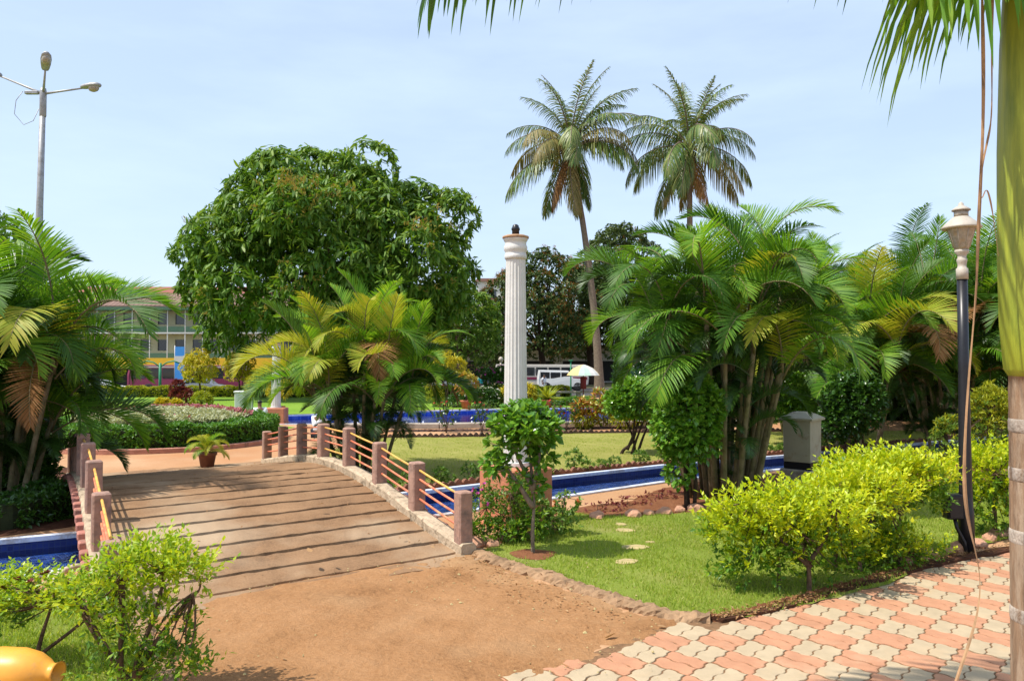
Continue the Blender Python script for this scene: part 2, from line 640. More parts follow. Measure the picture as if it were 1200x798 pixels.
M['areca'] = leaf('areca_leaflets', [(.055, .15, .010), (.09, .23, .014), (.16, .31, .02), (.24, .36, .03)], .36, .5, .28, 1.7)
M['areca_in_shade'] = leaf('areca_inner_shade', [(.02, .055, .008), (.035, .09, .01), (.06, .13, .014)], .12, .4, .4, 1.4)  # dark copy of the leaflets, interior shade of the clump put into its colour
M['areca_y'] = leaf('areca_yellow', [(.20, .28, .02), (.33, .37, .03), (.42, .38, .05)], .34, .52, .25, 1.5)
M['areca_dk'] = leaf('areca_dark', [(.03, .09, .008), (.055, .145, .012), (.09, .19, .015)], .3, .5, .28, 1.6)
M['frond_dry'] = leaf('dry_frond', [(.16, .07, .02), (.27, .13, .045), (.36, .21, .09)], .2, .7, .2, 1.2)
M['coco'] = leaf('coconut_leaflets', [(.04, .10, .016), (.08, .155, .026), (.17, .22, .05), (.32, .32, .10)], .22, .42, .4, 1.3)
M['coco_y'] = leaf('coconut_yellowing', [(.12, .13, .03), (.24, .2, .06), (.34, .26, .10)], .22, .5, .3, 1.2)
M['mango'] = leaf('mango_leaves', [(.045, .115, .011), (.075, .17, .015), (.125, .23, .022), (.24, .33, .055)], .26, .5, .3, 1.7)
M['mango_bloom'] = leaf('mango_bloom', [(.32, .22, .06), (.42, .30, .08), (.34, .32, .07)], .15, .8, .1, 1.2)
M['dusky'] = leaf('dusky_leaves', [(.04, .08, .016), (.075, .12, .024), (.13, .165, .04)], .15, .5, .3, 1.3)
M['rust_bloom'] = leaf('rust_bloom', [(.30, .10, .035), (.38, .17, .05), (.22, .16, .04)], .15, .8, .1, 1.2)
M['ficus'] = leaf('glossy_leaves', [(.06, .17, .015), (.10, .25, .02), (.17, .33, .03), (.24, .38, .05)], .28, .28, .6, 1.6)
M['ficus_dk'] = leaf('glossy_dark', [(.025, .075, .01), (.045, .12, .014), (.08, .17, .02)], .25, .28, .6, 1.6)
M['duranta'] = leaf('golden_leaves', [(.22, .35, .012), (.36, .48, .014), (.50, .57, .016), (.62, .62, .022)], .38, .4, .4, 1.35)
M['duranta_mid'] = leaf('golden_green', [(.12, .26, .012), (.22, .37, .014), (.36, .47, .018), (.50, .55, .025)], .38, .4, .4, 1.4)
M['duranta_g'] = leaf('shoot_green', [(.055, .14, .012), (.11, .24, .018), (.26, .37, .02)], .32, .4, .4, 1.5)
M['hedge'] = leaf('hedge_leaves', [(.05, .15, .014), (.085, .22, .02), (.14, .30, .03)], .25, .4, .4, 1.5)
M['hedge_y'] = leaf('hedge_golden', [(.14, .21, .015), (.30, .34, .02), (.42, .42, .03)], .3, .45, .3, 1.4)
M['herb'] = leaf('herb_leaves', [(.06, .15, .02), (.12, .23, .03), (.20, .30, .05)], .3, .45, .35, 1.5)
M['pale_leaf'] = leaf('pale_leaves', [(.30, .34, .18), (.46, .48, .28), (.60, .58, .42)], .2, .6, .3, 1.2)
M['yellow_leaf'] = leaf('yellow_leaves', [(.40, .36, .02), (.60, .50, .03), (.34, .36, .03)], .3, .45, .3, 1.25)
M['croton'] = leaf('croton_leaves', [(.32, .05, .03), (.48, .20, .03), (.50, .40, .04), (.20, .28, .04), (.40, .12, .04)], .25, .4, .4, 1.2)
M['red_leaf'] = leaf('red_leaves', [(.10, .015, .02), (.18, .03, .03), (.26, .06, .05)], .25, .4, .4, 1.2)
M['magenta'] = leaf('magenta_petals', [(.42, .03, .25), (.55, .09, .4), (.6, .2, .5)], .3, .6, .2, 1.1)
M['rosy'] = leaf('rose_petals', [(.42, .12, .16), (.5, .2, .22), (.36, .16, .14)], .2, .7, .2, 1.1)
M['orange_petal'] = leaf('orange_petals', [(.65, .16, .07), (.7, .26, .12)], .3, .6, .2, 1.1)
M['red_flower'] = leaf('red_petals', [(.5, .04, .05), (.6, .12, .10)], .25, .6, .2, 1.1)
M['white_petal'] = leaf('white_petals', [(.6, .6, .5), (.75, .75, .68)], .2, .6, .2, 1.0)
M['grass'] = leaf('grass_blades', [(.17, .26, .025), (.25, .36, .035), (.34, .43, .06), (.46, .43, .15)], .42, .5, .3, 1.4)
M['vine'] = col('dry_vine', (.34, .20, .10), .8, var=.4, scale=9)
M['ring_bark'] = col('ringed_bark', (.23, .145, .085), .85, var=.4, scale=9, bump=.9, bscale=22, stain=((.34, .25, .17), 6, .48, .62), stretch=(2.2, 2.2, .35))
M['scar'] = col('pale_scar', (.38, .32, .26), .85, var=.3, scale=9, bump=.7, stain=((.2, .13, .08), 6, .5, .64), stretch=(2, 2, 1))
M['crownshaft'] = col('crownshaft_green', (.27, .31, .028), .45, var=.28, scale=5, bump=.25, bscale=18, stain=((.15, .20, .02), 4, .5, .68), stretch=(2.2, 2.2, .22))
M['cream_wall'] = col('cream_wall', (.54, .48, .28), .9, var=.1, scale=.6)
M['white_wall'] = col('white_wall', (.62, .6, .55), .9, var=.1, scale=.5)
M['tin_roof'] = col('tin_roof', (.20, .12, .09), .8, var=.25, scale=.8)
M['tin_ridge'] = col('tin_ridge', (.26, .085, .06), .8, var=.2, scale=.8)
M['green_panel'] = col('green_panel', (.07, .14, .085), .7, var=.15)
M['yellow_sign'] = col('yellow_fascia', (.72, .42, .02), .6, var=.08)
M['shop_dark'] = col('shop_dark', (.03, .028, .028), .8)
M['blue_banner'] = col('blue_banner', (.05, .26, .66), .7, var=.1)
M['bus_red'] = col('bus_maroon', (.22, .03, .07), .4, var=.12)
M['bus_cream'] = col('bus_cream', (.50, .46, .40), .5, var=.06)
M['car_white'] = col('car_white', (.72, .72, .70), .3, var=.03)
M['car_grey'] = col('car_grey', (.30, .32, .35), .3, .3, var=.03)
M['green_paint'] = col('green_paint', (.02, .22, .10), .5)
M['umb_cream'] = col('umbrella_cream', (.66, .50, .22), .8, var=.05)
M['umb_mint'] = col('umbrella_mint', (.42, .58, .48), .8, var=.05)
M['umb_white'] = col('umbrella_white', (.62, .62, .58), .8, var=.05)
M['brown_roof'] = col('brown_roof', (.12, .06, .045), .9)
M['red_trim'] = col('red_trim', (.45, .07, .05), .8)

# ------------------------------------------------------------------ the setting
def jag(poly, step=.25, amp=.05):
    out = []
    n = len(poly)
    for i in range(n):
        a, b = np.array(poly[i], float), np.array(poly[(i + 1) % n], float)
        k = max(1, int(np.linalg.norm(b - a) / step))
        for t in range(k):
            p = a + (b - a) * t / k
            out.append(tuple(p + rng.normal(0, amp, 2)))
    return out


def sheet(name, poly, z, mat, holes=(), thick=0.0):
    rings = [[Vector((p[0], p[1], 0)) for p in poly]] + [[Vector((p[0], p[1], 0)) for p in h] for h in holes]
    tri = tessellate_polygon(rings)
    V = np.array([(v.x, v.y, z) for r in rings for v in r])
    T = []
    for t in tri:
        a, b, c = V[list(t)]
        t = list(t)
        if (b[0] - a[0]) * (c[1] - a[1]) - (b[1] - a[1]) * (c[0] - a[0]) < 0:
            t = t[::-1]
        T.append(t)
    mb = MB().add(V, np.array(T))
    if thick:
        n = len(poly)
        W = np.array([(p[0], p[1], zz) for zz in (z, z - thick) for p in poly])
        mb.add(W, np.array([[k, n + k, n + (k + 1) % n, (k + 1) % n] for k in range(n)]))
    return struct(mb.obj(name, mat))


CH_NEAR = [(-10, 4.6), (-7.4, 6.0), (-5.0, 7.95), (-1.19, 10.95), (1.14, 12.85), (3.14, 14.42), (5.54, 15.79), (6.62, 16.45), (7.87, 17.14), (11, 18.9), (16, 21.2)]
CH_FAR = [(-12, 7.4), (-9, 8.35), (-6.26, 9.45), (-5.5, 9.85), (-1.98, 12.68), (-.4, 13.82), (.64, 14.52), (3.46, 16.44), (6.29, 17.91), (7.5, 18.6), (11, 20.7), (15, 23.0)]
CH = CH_NEAR + CH_FAR[::-1]
PB = [(-9.5, 27.1), (-2.4, 27.2), (2.2, 27.9), (8, 28.6), (8, 36.6), (2.85, 36.4), (-1.57, 35.3), (-5.9, 33.2), (-9.5, 31.4)]
gr = [(-120, -12), (120, -12), (120, 50), (-120, 50)]
sheet('ground', gr, 0, M['soil'], [CH, PB])
mb = MB()
mb.add([(-400, 50, 0), (400, 50, 0), (400, 56, -.5), (-400, 56, -.5)], np.array([[0, 1, 2, 3]]))
mb.add([(-900, 56, -.5), (900, 56, -.5), (1500, 2400, -.5), (-1500, 2400, -.5)], np.array([[0, 1, 2, 3]]))
mb.add([(-900, -60, -.02), (900, -60, -.02), (900, -12, -.02), (-900, -12, -.02)], np.array([[0, 1, 2, 3]]))
mb.add([(-900, -12, -.02), (-120, -12, -.02), (-120, 50, 0), (-900, 50, 0)], np.array([[0, 1, 2, 3]]))
mb.add([(120, -12, -.02), (900, -12, -.02), (900, 50, 0), (120, 50, 0)], np.array([[0, 1, 2, 3]]))
struct(mb.obj('terrain', M['far_ground']))
mb = MB().add([(-200, 57.5, -.49), (200, 57.5, -.49), (200, 80, -.49), (-200, 80, -.49)], np.array([[0, 1, 2, 3]]))
struct(mb.obj('road', M['asphalt']))


def basin(name, near, far, depth, wmat, fmat, rim_mat, wlevel, rimw=.11):
    n = len(near) + len(far)
    ring = near + far[::-1]
    V = np.array([(p[0], p[1], z) for z in (0.0, -depth) for p in ring])
    b = MB()
    b.add(V, np.array([[k, (k + 1) % n, n + (k + 1) % n, n + k] for k in range(n)]), 0)
    struct(b.obj(name + '_wall', wmat))
    sheet(name + '_floor', ring, -depth + .002, fmat)
    sheet('water', ring, wlevel, M['water'])
    # tiled coping laid on the ground along both edges
    for side, sgn in ((near, -1), (far, 1)):
        P = np.array(side, float)
        T = nrm(np.gradient(P, axis=0))
        N = np.stack([-T[:, 1], T[:, 0]], 1) * sgn
        A, B = P - N * .012, P + N * rimw
        k = len(P)
        W = np.concatenate([np.c_[A, np.full(k, -.03)], np.c_[A, np.full(k, .028)], np.c_[B, np.full(k, .028)], np.c_[B, np.full(k, -.01)]])
        q = []
        for r in range(3):
            for i in range(k - 1):
                q.append([r * k + i, r * k + i + 1, (r + 1) * k + i + 1, (r + 1) * k + i])
        struct(MB().add(W, np.array(q)).obj('coping', rim_mat))


basin('channel', CH_NEAR, CH_FAR, .20, M['tile_wall'], M['tile_floor'], M['rim'], -.13)
basin('pool', PB[:4], PB[4:][::-1], .55, M['tile_pool'], M['tile_pool'], M['rim'], -.14, .16)
# rough parapet in front of the far pool
P = np.array([(-6.5, 25.3), (-2.4, 25.5), (2.2, 26.2), (8, 26.9)])
mb = MB()
for a, b in zip(P[:-1], P[1:]):
    d = b - a
    mb.box(((a[0] + b[0]) / 2, (a[1] + b[1]) / 2, .08), (np.linalg.norm(d), .3, .2), 0, math.atan2(d[1], d[0]), .03)
tag(mb.obj('parapet', M['concrete']), 'low weathered concrete parapet along the front of the far blue pool', 'parapet')

# lawns
LAWN_NEAR = [g(556, 648), g(585, 640), g(640, 611), g(664, 600), g(700, 606), g(760, 605), g(800, 602), (3.3, 11.3), (4.2, 12.2), (6.0, 13.2), (9, 14), (9.5, 11.6),
             (6.1, 9.55), (5.2, 9.0), g(1040, 686), g(960, 706), g(880, 724), g(850, 727), g(800, 722), g(745, 708), g(700, 694), g(650, 676), g(600, 664)]
sheet('lawn', jag(LAWN_NEAR, .12, .012), .016, M['lawn'])
IS = [(-2.45, 12.85), (-2.05, 13.2), (-.5, 14.3), (.55, 15.0), (3.35, 16.95), (6.2, 18.4), (9, 19.9), (12, 21.6), (13, 24.6), (2, 23.6), (-1, 22.5), (-4.3, 22.2), (-4.6, 17.4), (-3.6, 14.6)]
sheet('island_lawn', jag(IS, .3, .04), .008, M['lawn_dry'])
LF = [(-60, 21), (-15.6, 19.9), (-12, 20), (-7.4, 24.5), (-7.3, 25.9), (-9.1, 27.6), (-9.9, 28.7), (-10.2, 31.6), (-6.2, 34.0), (-1.6, 36.1), (2.85, 37.1), (5.0, 37.2), (5.0, 49.8), (-60, 49.8)]
sheet('far_lawn', LF, .006, M['lawn_far'])
LB = [g(-40, 690), g(40, 700), g(120, 690), g(150, 720), g(168, 760), g(190, 830), g(-200, 830)]
sheet('bank_lawn', jag(LB, .15, .02), .012, M['lawn'])
LL = [(-14, 8.5), (-9, 8.75), (-6.3, 9.8), (-5.9, 10.2), (-6.2, 12), (-7.6, 14.2), (-9, 16), (-16, 17)]
sheet('ground_cover_bed', jag(LL, .3, .05), .007, M['mulch'])
RB = [g(640, 604), g(664, 603), g(700, 609), g(760, 608), g(800, 605), (3.3, 11.2), (4.2, 12.05), (6.1, 13.05), (9.2, 13.9), (10.5, 17.6), (7.9, 16.7), (6.6, 16.0), (5.5, 15.35), (3.2, 14.0), (2.4, 13.1), (1.9, 12.2), (1.2, 11.8)]
sheet('red_bed', jag(RB, .2, .04), .010, M['red_soil'])
# beaten earth between the bridge and the paving
SAND = [(-3.62, 6.6), (-.45, 8.95), g(556, 652), g(600, 669), g(650, 683), g(700, 701), g(745, 716), g(790, 727), g(760, 747), g(700, 772), g(640, 790), g(560, 825), g(200, 850), g(178, 780), g(165, 730)]
def relief(name, poly, mat, h=.022, edge=.22, res=.022, seed=0):
    P = np.array(poly, float)
    A, B = P, np.roll(P, -1, 0)
    lo, hi = P.min(0), P.max(0)
    xs, ys = np.arange(lo[0], hi[0], res), np.arange(lo[1], hi[1], res)
    X, Y = np.meshgrid(xs, ys)
    q = np.stack([X.ravel(), Y.ravel()], 1)
    ins = np.zeros(len(q), bool)
    dist = np.full(len(q), 9.0)
    for a, b in zip(A, B):
        c = ((a[1] > q[:, 1]) != (b[1] > q[:, 1]))
        ins ^= c & (q[:, 0] < (b[0] - a[0]) * (q[:, 1] - a[1]) / (b[1] - a[1] + 1e-12) + a[0])
        d = b - a
        tt = np.clip(((q - a) @ d) / (d @ d + 1e-12), 0, 1)
        dist = np.minimum(dist, np.linalg.norm(q - (a + tt[:, None] * d), axis=1))
    r_ = np.random.default_rng(seed)
    n = np.zeros(len(q))
    for f_, am in ((1.3, .010), (2.9, .007), (6.5, .005), (13, .0035), (27, .0028), (48, .0016)):
        for _ in range(2):
            th, ph = r_.uniform(0, 6.28, 2)
            n += am * np.sin((q[:, 0] * math.cos(th) + q[:, 1] * math.sin(th)) * f_ + ph + 1.5 * np.sin((q[:, 0] * math.sin(th) - q[:, 1] * math.cos(th)) * f_ * .6))
    sd = np.where(ins, dist, -dist)
    z = h * np.clip(sd / edge, -1, 1) + n * .9 + .004
    z = np.where(sd > -.12, z, -.03)
    nx, ny = len(xs), len(ys)
    I = np.arange(nx * ny).reshape(ny, nx)
    F = np.stack([I[:-1, :-1], I[:-1, 1:], I[1:, 1:], I[1:, :-1]], -1).reshape(-1, 4)
    F = F[(sd[F] > -.12).any(1)]
    used = np.unique(F)
    mp_ = np.full(nx * ny, -1)
    mp_[used] = np.arange(len(used))
    V = np.c_[q, z][used]
    return struct(MB().add(V, mp_[F], 0, True).obj(name, mat))


relief('sand', SAND, M['sand'])
# mulch strip along the paving under the golden bushes
a_, b_ = np.array(g(832, 727)), np.array(g(1190, 642))
STRIP = [tuple(a_), g(880, 720), g(950, 703), g(1040, 676), g(1110, 655), tuple(b_), (7.2, 9.9), (9.5, 11.5), (9.6, 11.0), (7.4, 9.55), g(1190, 647), g(1110, 661), g(1040, 681), g(960, 704), g(880, 725), g(850, 730)]
sheet('mulch', jag(STRIP, .1, .015), .034, M['mulch'], thick=.03)

# paving: basket weave of wavy-edged stones, one mesh
TH, CELL, O0 = .808, .3125, np.array([3.19, 6.82])
uu, vv = np.array([math.cos(TH), math.sin(TH)]), np.array([math.sin(TH), -math.cos(TH)])
EDGE = [g(560, 812), g(640, 779), g(700, 764), g(760, 741), g(800, 731), g(850, 727), g(880, 719), g(950, 701), g(1040, 675), g(1110, 655), g(1190, 642), (7.4, 9.6), (9.6, 11.05)]


def right_of_edge(p):
    """inside the paved side of the border line"""
    for a, b in zip(EDGE[:-1], EDGE[1:]):
        if a[0] <= p[0] <= b[0]:
            t = (p[0] - a[0]) / (b[0] - a[0])
            return p[1] < a[1] + t * (b[1] - a[1])
    return p[0] > EDGE[0][0] and p[1] < 5


def stone_ring(u0, u1, v0, v1, gap=.016):
    u0, u1, v0, v1 = u0 + gap * 1.5, u1 - gap * 1.5, v0 + gap, v1 - gap
    k = 20
    t = np.linspace(0, 1, k, endpoint=False)
    pts = np.concatenate([np.stack([u0 + (u1 - u0) * t, np.full(k, v0)], 1), np.stack([np.full(k, u1), v0 + (v1 - v0) * t], 1),
                          np.stack([u1 + (u0 - u1) * t, np.full(k, v1)], 1), np.stack([np.full(k, u0), v1 + (v0 - v1) * t], 1)])
    tri = lambda x: np.tanh(1.6 * np.sin(x)) / np.tanh(1.6)
    d = pts.copy()
    d[:, 0] += .034 * tri(4 * np.pi * pts[:, 1])
    d[:, 1] += .034 * tri(4 * np.pi * pts[:, 0])
    return d


sheet('paving_bed', [(x - .02, y) for x, y in EDGE] + [(9.6, 2), (-1.2, 2), (-1.2, 4.3)], .003, M['joint'])
mb = MB()
for i in range(-24, 26):
    for j in range(-22, 26):
        c = O0 + CELL * ((i) * uu + (j) * vv)
        if not (right_of_edge(c) and c[1] > 2.2 and -1.5 < c[0] < 9):
            continue
        pink = (i + j) % 2 != 0
        halves = [(-.5, .5, -.5, 0), (-.5, .5, 0, .5)] if not pink else [(-.5, 0, -.5, .5), (0, .5, -.5, .5)]
        for h in halves:
            r = stone_ring(i + h[0], i + h[1], j + h[2], j + h[3])
            ctr = r.mean(0)
            z = .010 + rng.uniform(-.003, .003)
            tilt = rng.normal(0, .006, 2)
            V = []
            for sc_, zz in ((1.0, -.02), (1.0, -.004), (.955, 0)):
                q = ctr + (r - ctr) * sc_
                w = O0 + CELL * (q[:, :1] * uu + q[:, 1:] * vv)
                V.append(np.c_[w, z + zz + (q - ctr) @ tilt * (CELL)])
            V = np.concatenate(V)
            n = len(r)
            Q = np.array([[a * n + k, a * n + (k + 1) % n, (a + 1) * n + (k + 1) % n, (a + 1) * n + k] for a in (0, 1) for k in range(n)])
            if (uu[0] * vv[1] - uu[1] * vv[0]) < 0:
                Q = Q[:, ::-1]
                top = np.arange(2 * n, 3 * n)[::-1][None]
            else:
                top = np.arange(2 * n, 3 * n)[None]
            mb.add(V, [Q, top], 1 if pink else 0)
struct(mb.obj('pavement', [M['pav_cream'], M['pav_pink']]))

# worn kerb between the sand and the lawn
def ridge(name, pts, w, h, mat, seed=0, rough=.02, z0=0.0):
    r = np.random.default_rng(seed)
    P = np.array(pts, float)
    d = np.r_[0, np.cumsum(np.linalg.norm(np.diff(P, axis=0), axis=1))]
    n = int(d[-1] / .035)
    s = np.linspace(0, d[-1], n)
    C = np.stack([np.interp(s, d, P[:, 0]), np.interp(s, d, P[:, 1])], 1)
    C = (np.roll(C, 1, 0) + C + np.roll(C, -1, 0)) / 3
    C[0], C[-1] = P[0], P[-1]
    T = nrm(np.gradient(C, axis=0))
    N = np.stack([-T[:, 1], T[:, 0]], 1)
    prof = [(-.62, -.01), (-.5, .45), (-.34, .92), (0, 1.0), (.32, .93), (.5, .5), (.6, -.01)]
    sm = np.convolve(r.normal(0, 1, n + 20), np.ones(9) / 9, 'same')[10:-10]
    V = []
    for a, b in prof:
        wob = r.normal(0, rough, n) + sm * rough * 1.2
        zz = np.maximum(-.01, b * h + (r.normal(0, rough * .6, n) + sm * rough) * (1 if b > .2 else 0))
        V.append(np.c_[C + N * (a * w + wob)[:, None], z0 + zz])
    V = np.concatenate(V)
    k = len(prof)
    q = [[a * n + i, (a + 1) * n + i, (a + 1) * n + i + 1, a * n + i + 1] for a in range(k - 1) for i in range(n - 1)]
    return struct(MB().add(V, np.array(q)).obj(name, mat))


ridge('kerb', [(-.42, 8.92), g(575, 658), g(610, 668), g(650, 680), g(690, 694), g(740, 712), g(790, 724), g(832, 727)], .17, .06, M['kerb_earth'], 3, .015)
ridge('kerb', [g(158, 715), g(166, 740), g(180, 775), g(205, 830)], .15, .06, M['kerb_earth'], 5, .015)
for pts in ([g(832, 727), g(870, 720), g(880, 716), g(950, 699), g(1040, 673), g(1100, 657)],):
    ridge('kerb', pts, .06, .04, M['red_soil'], 7, .012)

# ------------------------------------------------------------------ the footbridge
AX = nrm(np.array([-.67, 1.09]))
PR0, PL0 = np.array([-.56, 8.88]), np.array([-3.5, 6.75])
BAY = float(np.hypot(.67, 1.09))
LEN = 7 * BAY
CROSS = PR0 - PL0


def arch(u):
    s = np.clip(np.asarray(u, float) / LEN, 0, 1)
    return .45 * np.sin(np.pi * s) ** 1.15


bridge = thing('footbridge', 'arched concrete footbridge with grooved deck and red and yellow rails between square posts', 'footbridge')
us = [-.55]
marks = list(np.arange(-.42, 4.9, .415))
for m_ in marks:
    us += [m_ - .036, m_ - .025, m_ + .025, m_ + .036]
us = np.array(us + list(np.linspace(5.0, LEN + .5, 22)))
isg = np.zeros(len(us), bool)
for m_ in marks:
    isg |= (np.abs(np.abs(us - m_) - .025) < 1e-4)
vs = np.linspace(0, 1, 36)
rr = np.random.default_rng(5)
V = np.zeros((len(us), len(vs), 3))
wig = {round(m_, 3): np.convolve(rr.normal(0, .02, 48), np.ones(7) / 7, 'same')[6:42] for m_ in marks}
for i, u in enumerate(us):
    ww = np.zeros(len(vs))
    z0 = arch(u) + .022 - (.05 if isg[i] else 0)
    if u < -.4:
        z0 = -.02
    for m_ in marks:
        if abs(u - m_) < .04:
            ww = wig[round(m_, 3)]
    p = PL0 + AX * (u) + np.outer(vs, CROSS) + np.outer(ww, AX)
    V[i, :, :2] = p
    V[i, :, 2] = z0 + (0 if isg[i] else rr.normal(0, .0035, len(vs)))
nu, nv = len(us), len(vs)
qa, qb = [], []
for i in range(nu - 1):
    for k in range(nv - 1):
        (qb if (isg[i] and isg[i + 1]) else qa).append([i * nv + k, i * nv + k + 1, (i + 1) * nv + k + 1, (i + 1) * nv + k])
mb = MB().add(V.reshape(-1, 3), np.array(qa), 0)
mb.F.append((np.array(qb), 1, False))
mb.obj('deck', [M['deck'], M['groove']], bridge)

for base, outs in ((PR0, 1), (PL0, -1)):
    nrm_out = nrm(CROSS) * outs
    # kerb beam carrying the posts
    uu_ = np.linspace(-.12, LEN + .12, 44)
    prof = [(-.10, -.06), (-.10, .115), (-.075, .14), (.085, .14), (.11, .115), (.11, -.06)]
    V = []
    for u in uu_:
        for a, b in prof:
            p = base + AX * u + nrm_out * (a + rr.normal(0, .006))
            V.append((p[0], p[1], arch(u) + b + rr.normal(0, .005)))
    k = len(prof)
    q = [[i * k + j, (i + 1) * k + j, (i + 1) * k + (j + 1) % k, i * k + (j + 1) % k] for i in range(len(uu_) - 1) for j in range(k)]
    mb = MB().add(V, np.array(q))
    mb.F.append((np.arange(k)[None], 0, False))
    mb.F.append((np.arange(k)[::-1][None] + (len(uu_) - 1) * k, 0, False))
    mb.obj('kerb', M['kerb'], bridge)
    # painted side wall with an arched opening over the channel
    n = 60
    u2 = np.linspace(-.1, LEN + .1, n)
    bot = np.full(n, -.42)
    c_, hw = 2.35 * BAY, 1.55
    inn = np.abs(u2 - c_) < hw
    bot[inn] = -.42 + .62 * np.sqrt(np.clip(1 - ((u2[inn] - c_) / hw) ** 2, 0, 1))
    bot = np.minimum(bot, arch(u2) - .03)
    V = []
    for off in (.105, .055):
        for arr in (arch(u2) + .03, bot):
            p = base + np.outer(u2, AX) + nrm_out * off
            V.append(np.c_[p, arr])
    V = np.concatenate(V)
    q = [[i, i + 1, n + i + 1, n + i] for i in range(n - 1)] + [[2 * n + i, 3 * n + i, 3 * n + i + 1, 2 * n + i + 1] for i in range(n - 1)] + \
        [[n + i, n + i + 1, 3 * n + i + 1, 3 * n + i] for i in range(n - 1)]
    mb = MB().add(V, np.array(q))
    for u in np.arange(.2, LEN, .30):           # row of projecting bricks along the edge
        p = base + AX * u + nrm_out * .135
        mb.box((p[0], p[1], arch(u) + .05), (.17, .10, .085), 0, math.atan2(AX[1], AX[0]), .012)
    mb.obj('side_wall', M['fascia'], bridge)

az = math.atan2(AX[1], AX[0])
HTS = (.645, .535, .42, .285)
for base, outs in ((PR0, 1), (PL0, -1)):
    for k in range(8):
        p = base + AX * BAY * k
        z = float(arch(BAY * k))
        mb = MB()
        w = .172 + rr.uniform(-.006, .006)
        hh = .72 + rr.uniform(-.02, .02)
        if outs < 0 and k == 0:
            hh = .64
        mb.box((p[0], p[1], z + hh / 2 - .08 + .04), (w, w, hh + .08), 0, az + rr.normal(0, .03), .016, .985)
        mb.obj('post', M['post'], bridge)
        if k == 7:
            continue
        p2 = base + AX * BAY * (k + 1)
        z2 = float(arch(BAY * (k + 1)))
        for r, h in enumerate(HTS):
            t = np.linspace(.04, .96, 5)
            P3 = np.c_[p + np.outer(t, p2 - p), z + (z2 - z) * t + h + rr.normal(0, .004)]
            P3[:, 2] -= .006 * np.sin(np.pi * t)
            yel = (r == 0 and k in (0, 1, 2, 3)) or (r == 3 and k == 3 and outs > 0)
            MB().tube(P3, .0145, 8, 0).obj('rail', M['rail_yellow'] if yel else M['rail_red'], bridge)

# ------------------------------------------------------------------ fluted lamp columns
def column(loc, rz, label, label_h=1.0):
    t = thing('lamp_column', label, 'column', (loc[0], loc[1], 0), rz)
    t.scale = (1, 1, label_h)
    mb = MB().box((0, 0, .38), (.72, .72, .80), 0, 0, .02)
    mb.box((0, 0, .025), (.80, .80, .07), 0, 0, .02)
    mb.obj('pedestal', M['pink_wall'], t)
    nf = 20
    prof = [(.185, .78), (.19, .80), (.19, .84)] + [(.168 - .034 * s, .85 + 2.75 * s) for s in np.linspace(0, 1, 24)] + [(.14, 3.62)]

    def fl(a, z):
        return 1.0 if (z < .845 or z > 3.61) else 1 - .075 * np.abs(np.sin(a * nf / 2)) ** .6
    MB().lathe(prof, nf * 8, 0, smooth=False, mod=fl).obj('shaft', M['white_paint'], t)
    cp = MB().lathe([(.140, 3.60), (.152, 3.615), (.152, 3.66), (.143, 3.67), (.143, 3.70), (.158, 3.72), (.162, 3.77), (.148, 3.80), (.146, 3.835), (.158, 3.85), (.170, 3.875), (.170, 3.884)], 48, 0)
    c1 = cp.obj('capital', M['white_paint'], t)
    MB().lathe([(.166, 3.884), (.182, 3.89), (.182, 3.915), (.14, 3.93), (.06, 3.94)], 48, 0).obj('cap_slab', M['ochre'], c1)
    MB().lathe([(.05, 3.94), (.05, 4.0), (.058, 4.005), (.058, 4.03), (.045, 4.05), (.042, 4.07), (.02, 4.085), (.004, 4.087)], 20, 0).obj('lamp_socket', M['black'], t)
    return t


column((.05, 10.5), .62, 'tall white fluted column on a terracotta pedestal beside the footbridge, black socket on top')
column((-8.42, 27.45), .05, 'distant white fluted column on a square pink pedestal behind the bushy palm at the bridge end', .72)

# ------------------------------------------------------------------ garden lamp on the right
t = thing('garden_lamp', 'black post lamp with cream conical lantern beside the paved path', 'garden lamp', (5.26, 8.95, 0), 0)
t.scale = (1, 1, .958)
MB().lathe([(.085, -.02), (.085, .50), (.078, .52), (.070, .8), (.058, 2.2), (.056, 3.32)], 20, 0).obj('post', M['black'], t)
MB().lathe([(.064, 3.30), (.064, 3.43), (.05, 3.44), (.045, 3.47), (.05, 3.50), (.055, 3.52), (.055, 3.55), (.045, 3.56), (.05, 3.60), (.075, 3.63), (.075, 3.66)], 20, 0).obj('collar', M['lamp_cap'], t)
ln = MB().lathe([(.07, 3.655), (.085, 3.70), (.145, 3.90), (.160, 3.93), (.15, 3.935)], 24, 0).obj('lantern_glass', M['frost'], t)
mb = MB()
for k in range(8):
    a = k * math.pi / 4
    mb.tube([(.084 * math.cos(a), .084 * math.sin(a), 3.69), (.150 * math.cos(a), .150 * math.sin(a), 3.915)], .006, 5)
mb.obj('rib_cage', M['lamp_cap'], ln)
hd = MB().lathe([(.20, 3.915), (.212, 3.925), (.212, 3.94), (.17, 3.985), (.12, 4.03), (.09, 4.06), (.085, 4.065)], 32, 0).obj('hood', M['lamp_cap'], t)
mb = MB().lathe([(.075, 4.05), (.078, 4.14)], 20, 0)
mb.obj('vent_drum', M['frost'], hd)
mb = MB().lathe([(.10, 4.14), (.10, 4.155), (.06, 4.185), (.03, 4.205), (.028, 4.23), (.012, 4.245), (.004, 4.25)], 20, 0)
mb.obj('finial', M['lamp_cap'], hd)
jb = MB().box((-.17, -.02, .56), (.19, .16, .30), 0, 0, .015)
jb.box((-.085, -.02, .56), (.03, .08, .2), 0, 0)
jb.box((-.17, -.105, .56), (.15, .012, .25), 0, 0, .004)
jb.obj('junction_box', M['black'], t)
cb = MB().tube([(-.15, -.03, .42), (-.13, -.04, .3), (-.06, -.06, .14), (-.05, -.08, .0)], .022, 8)
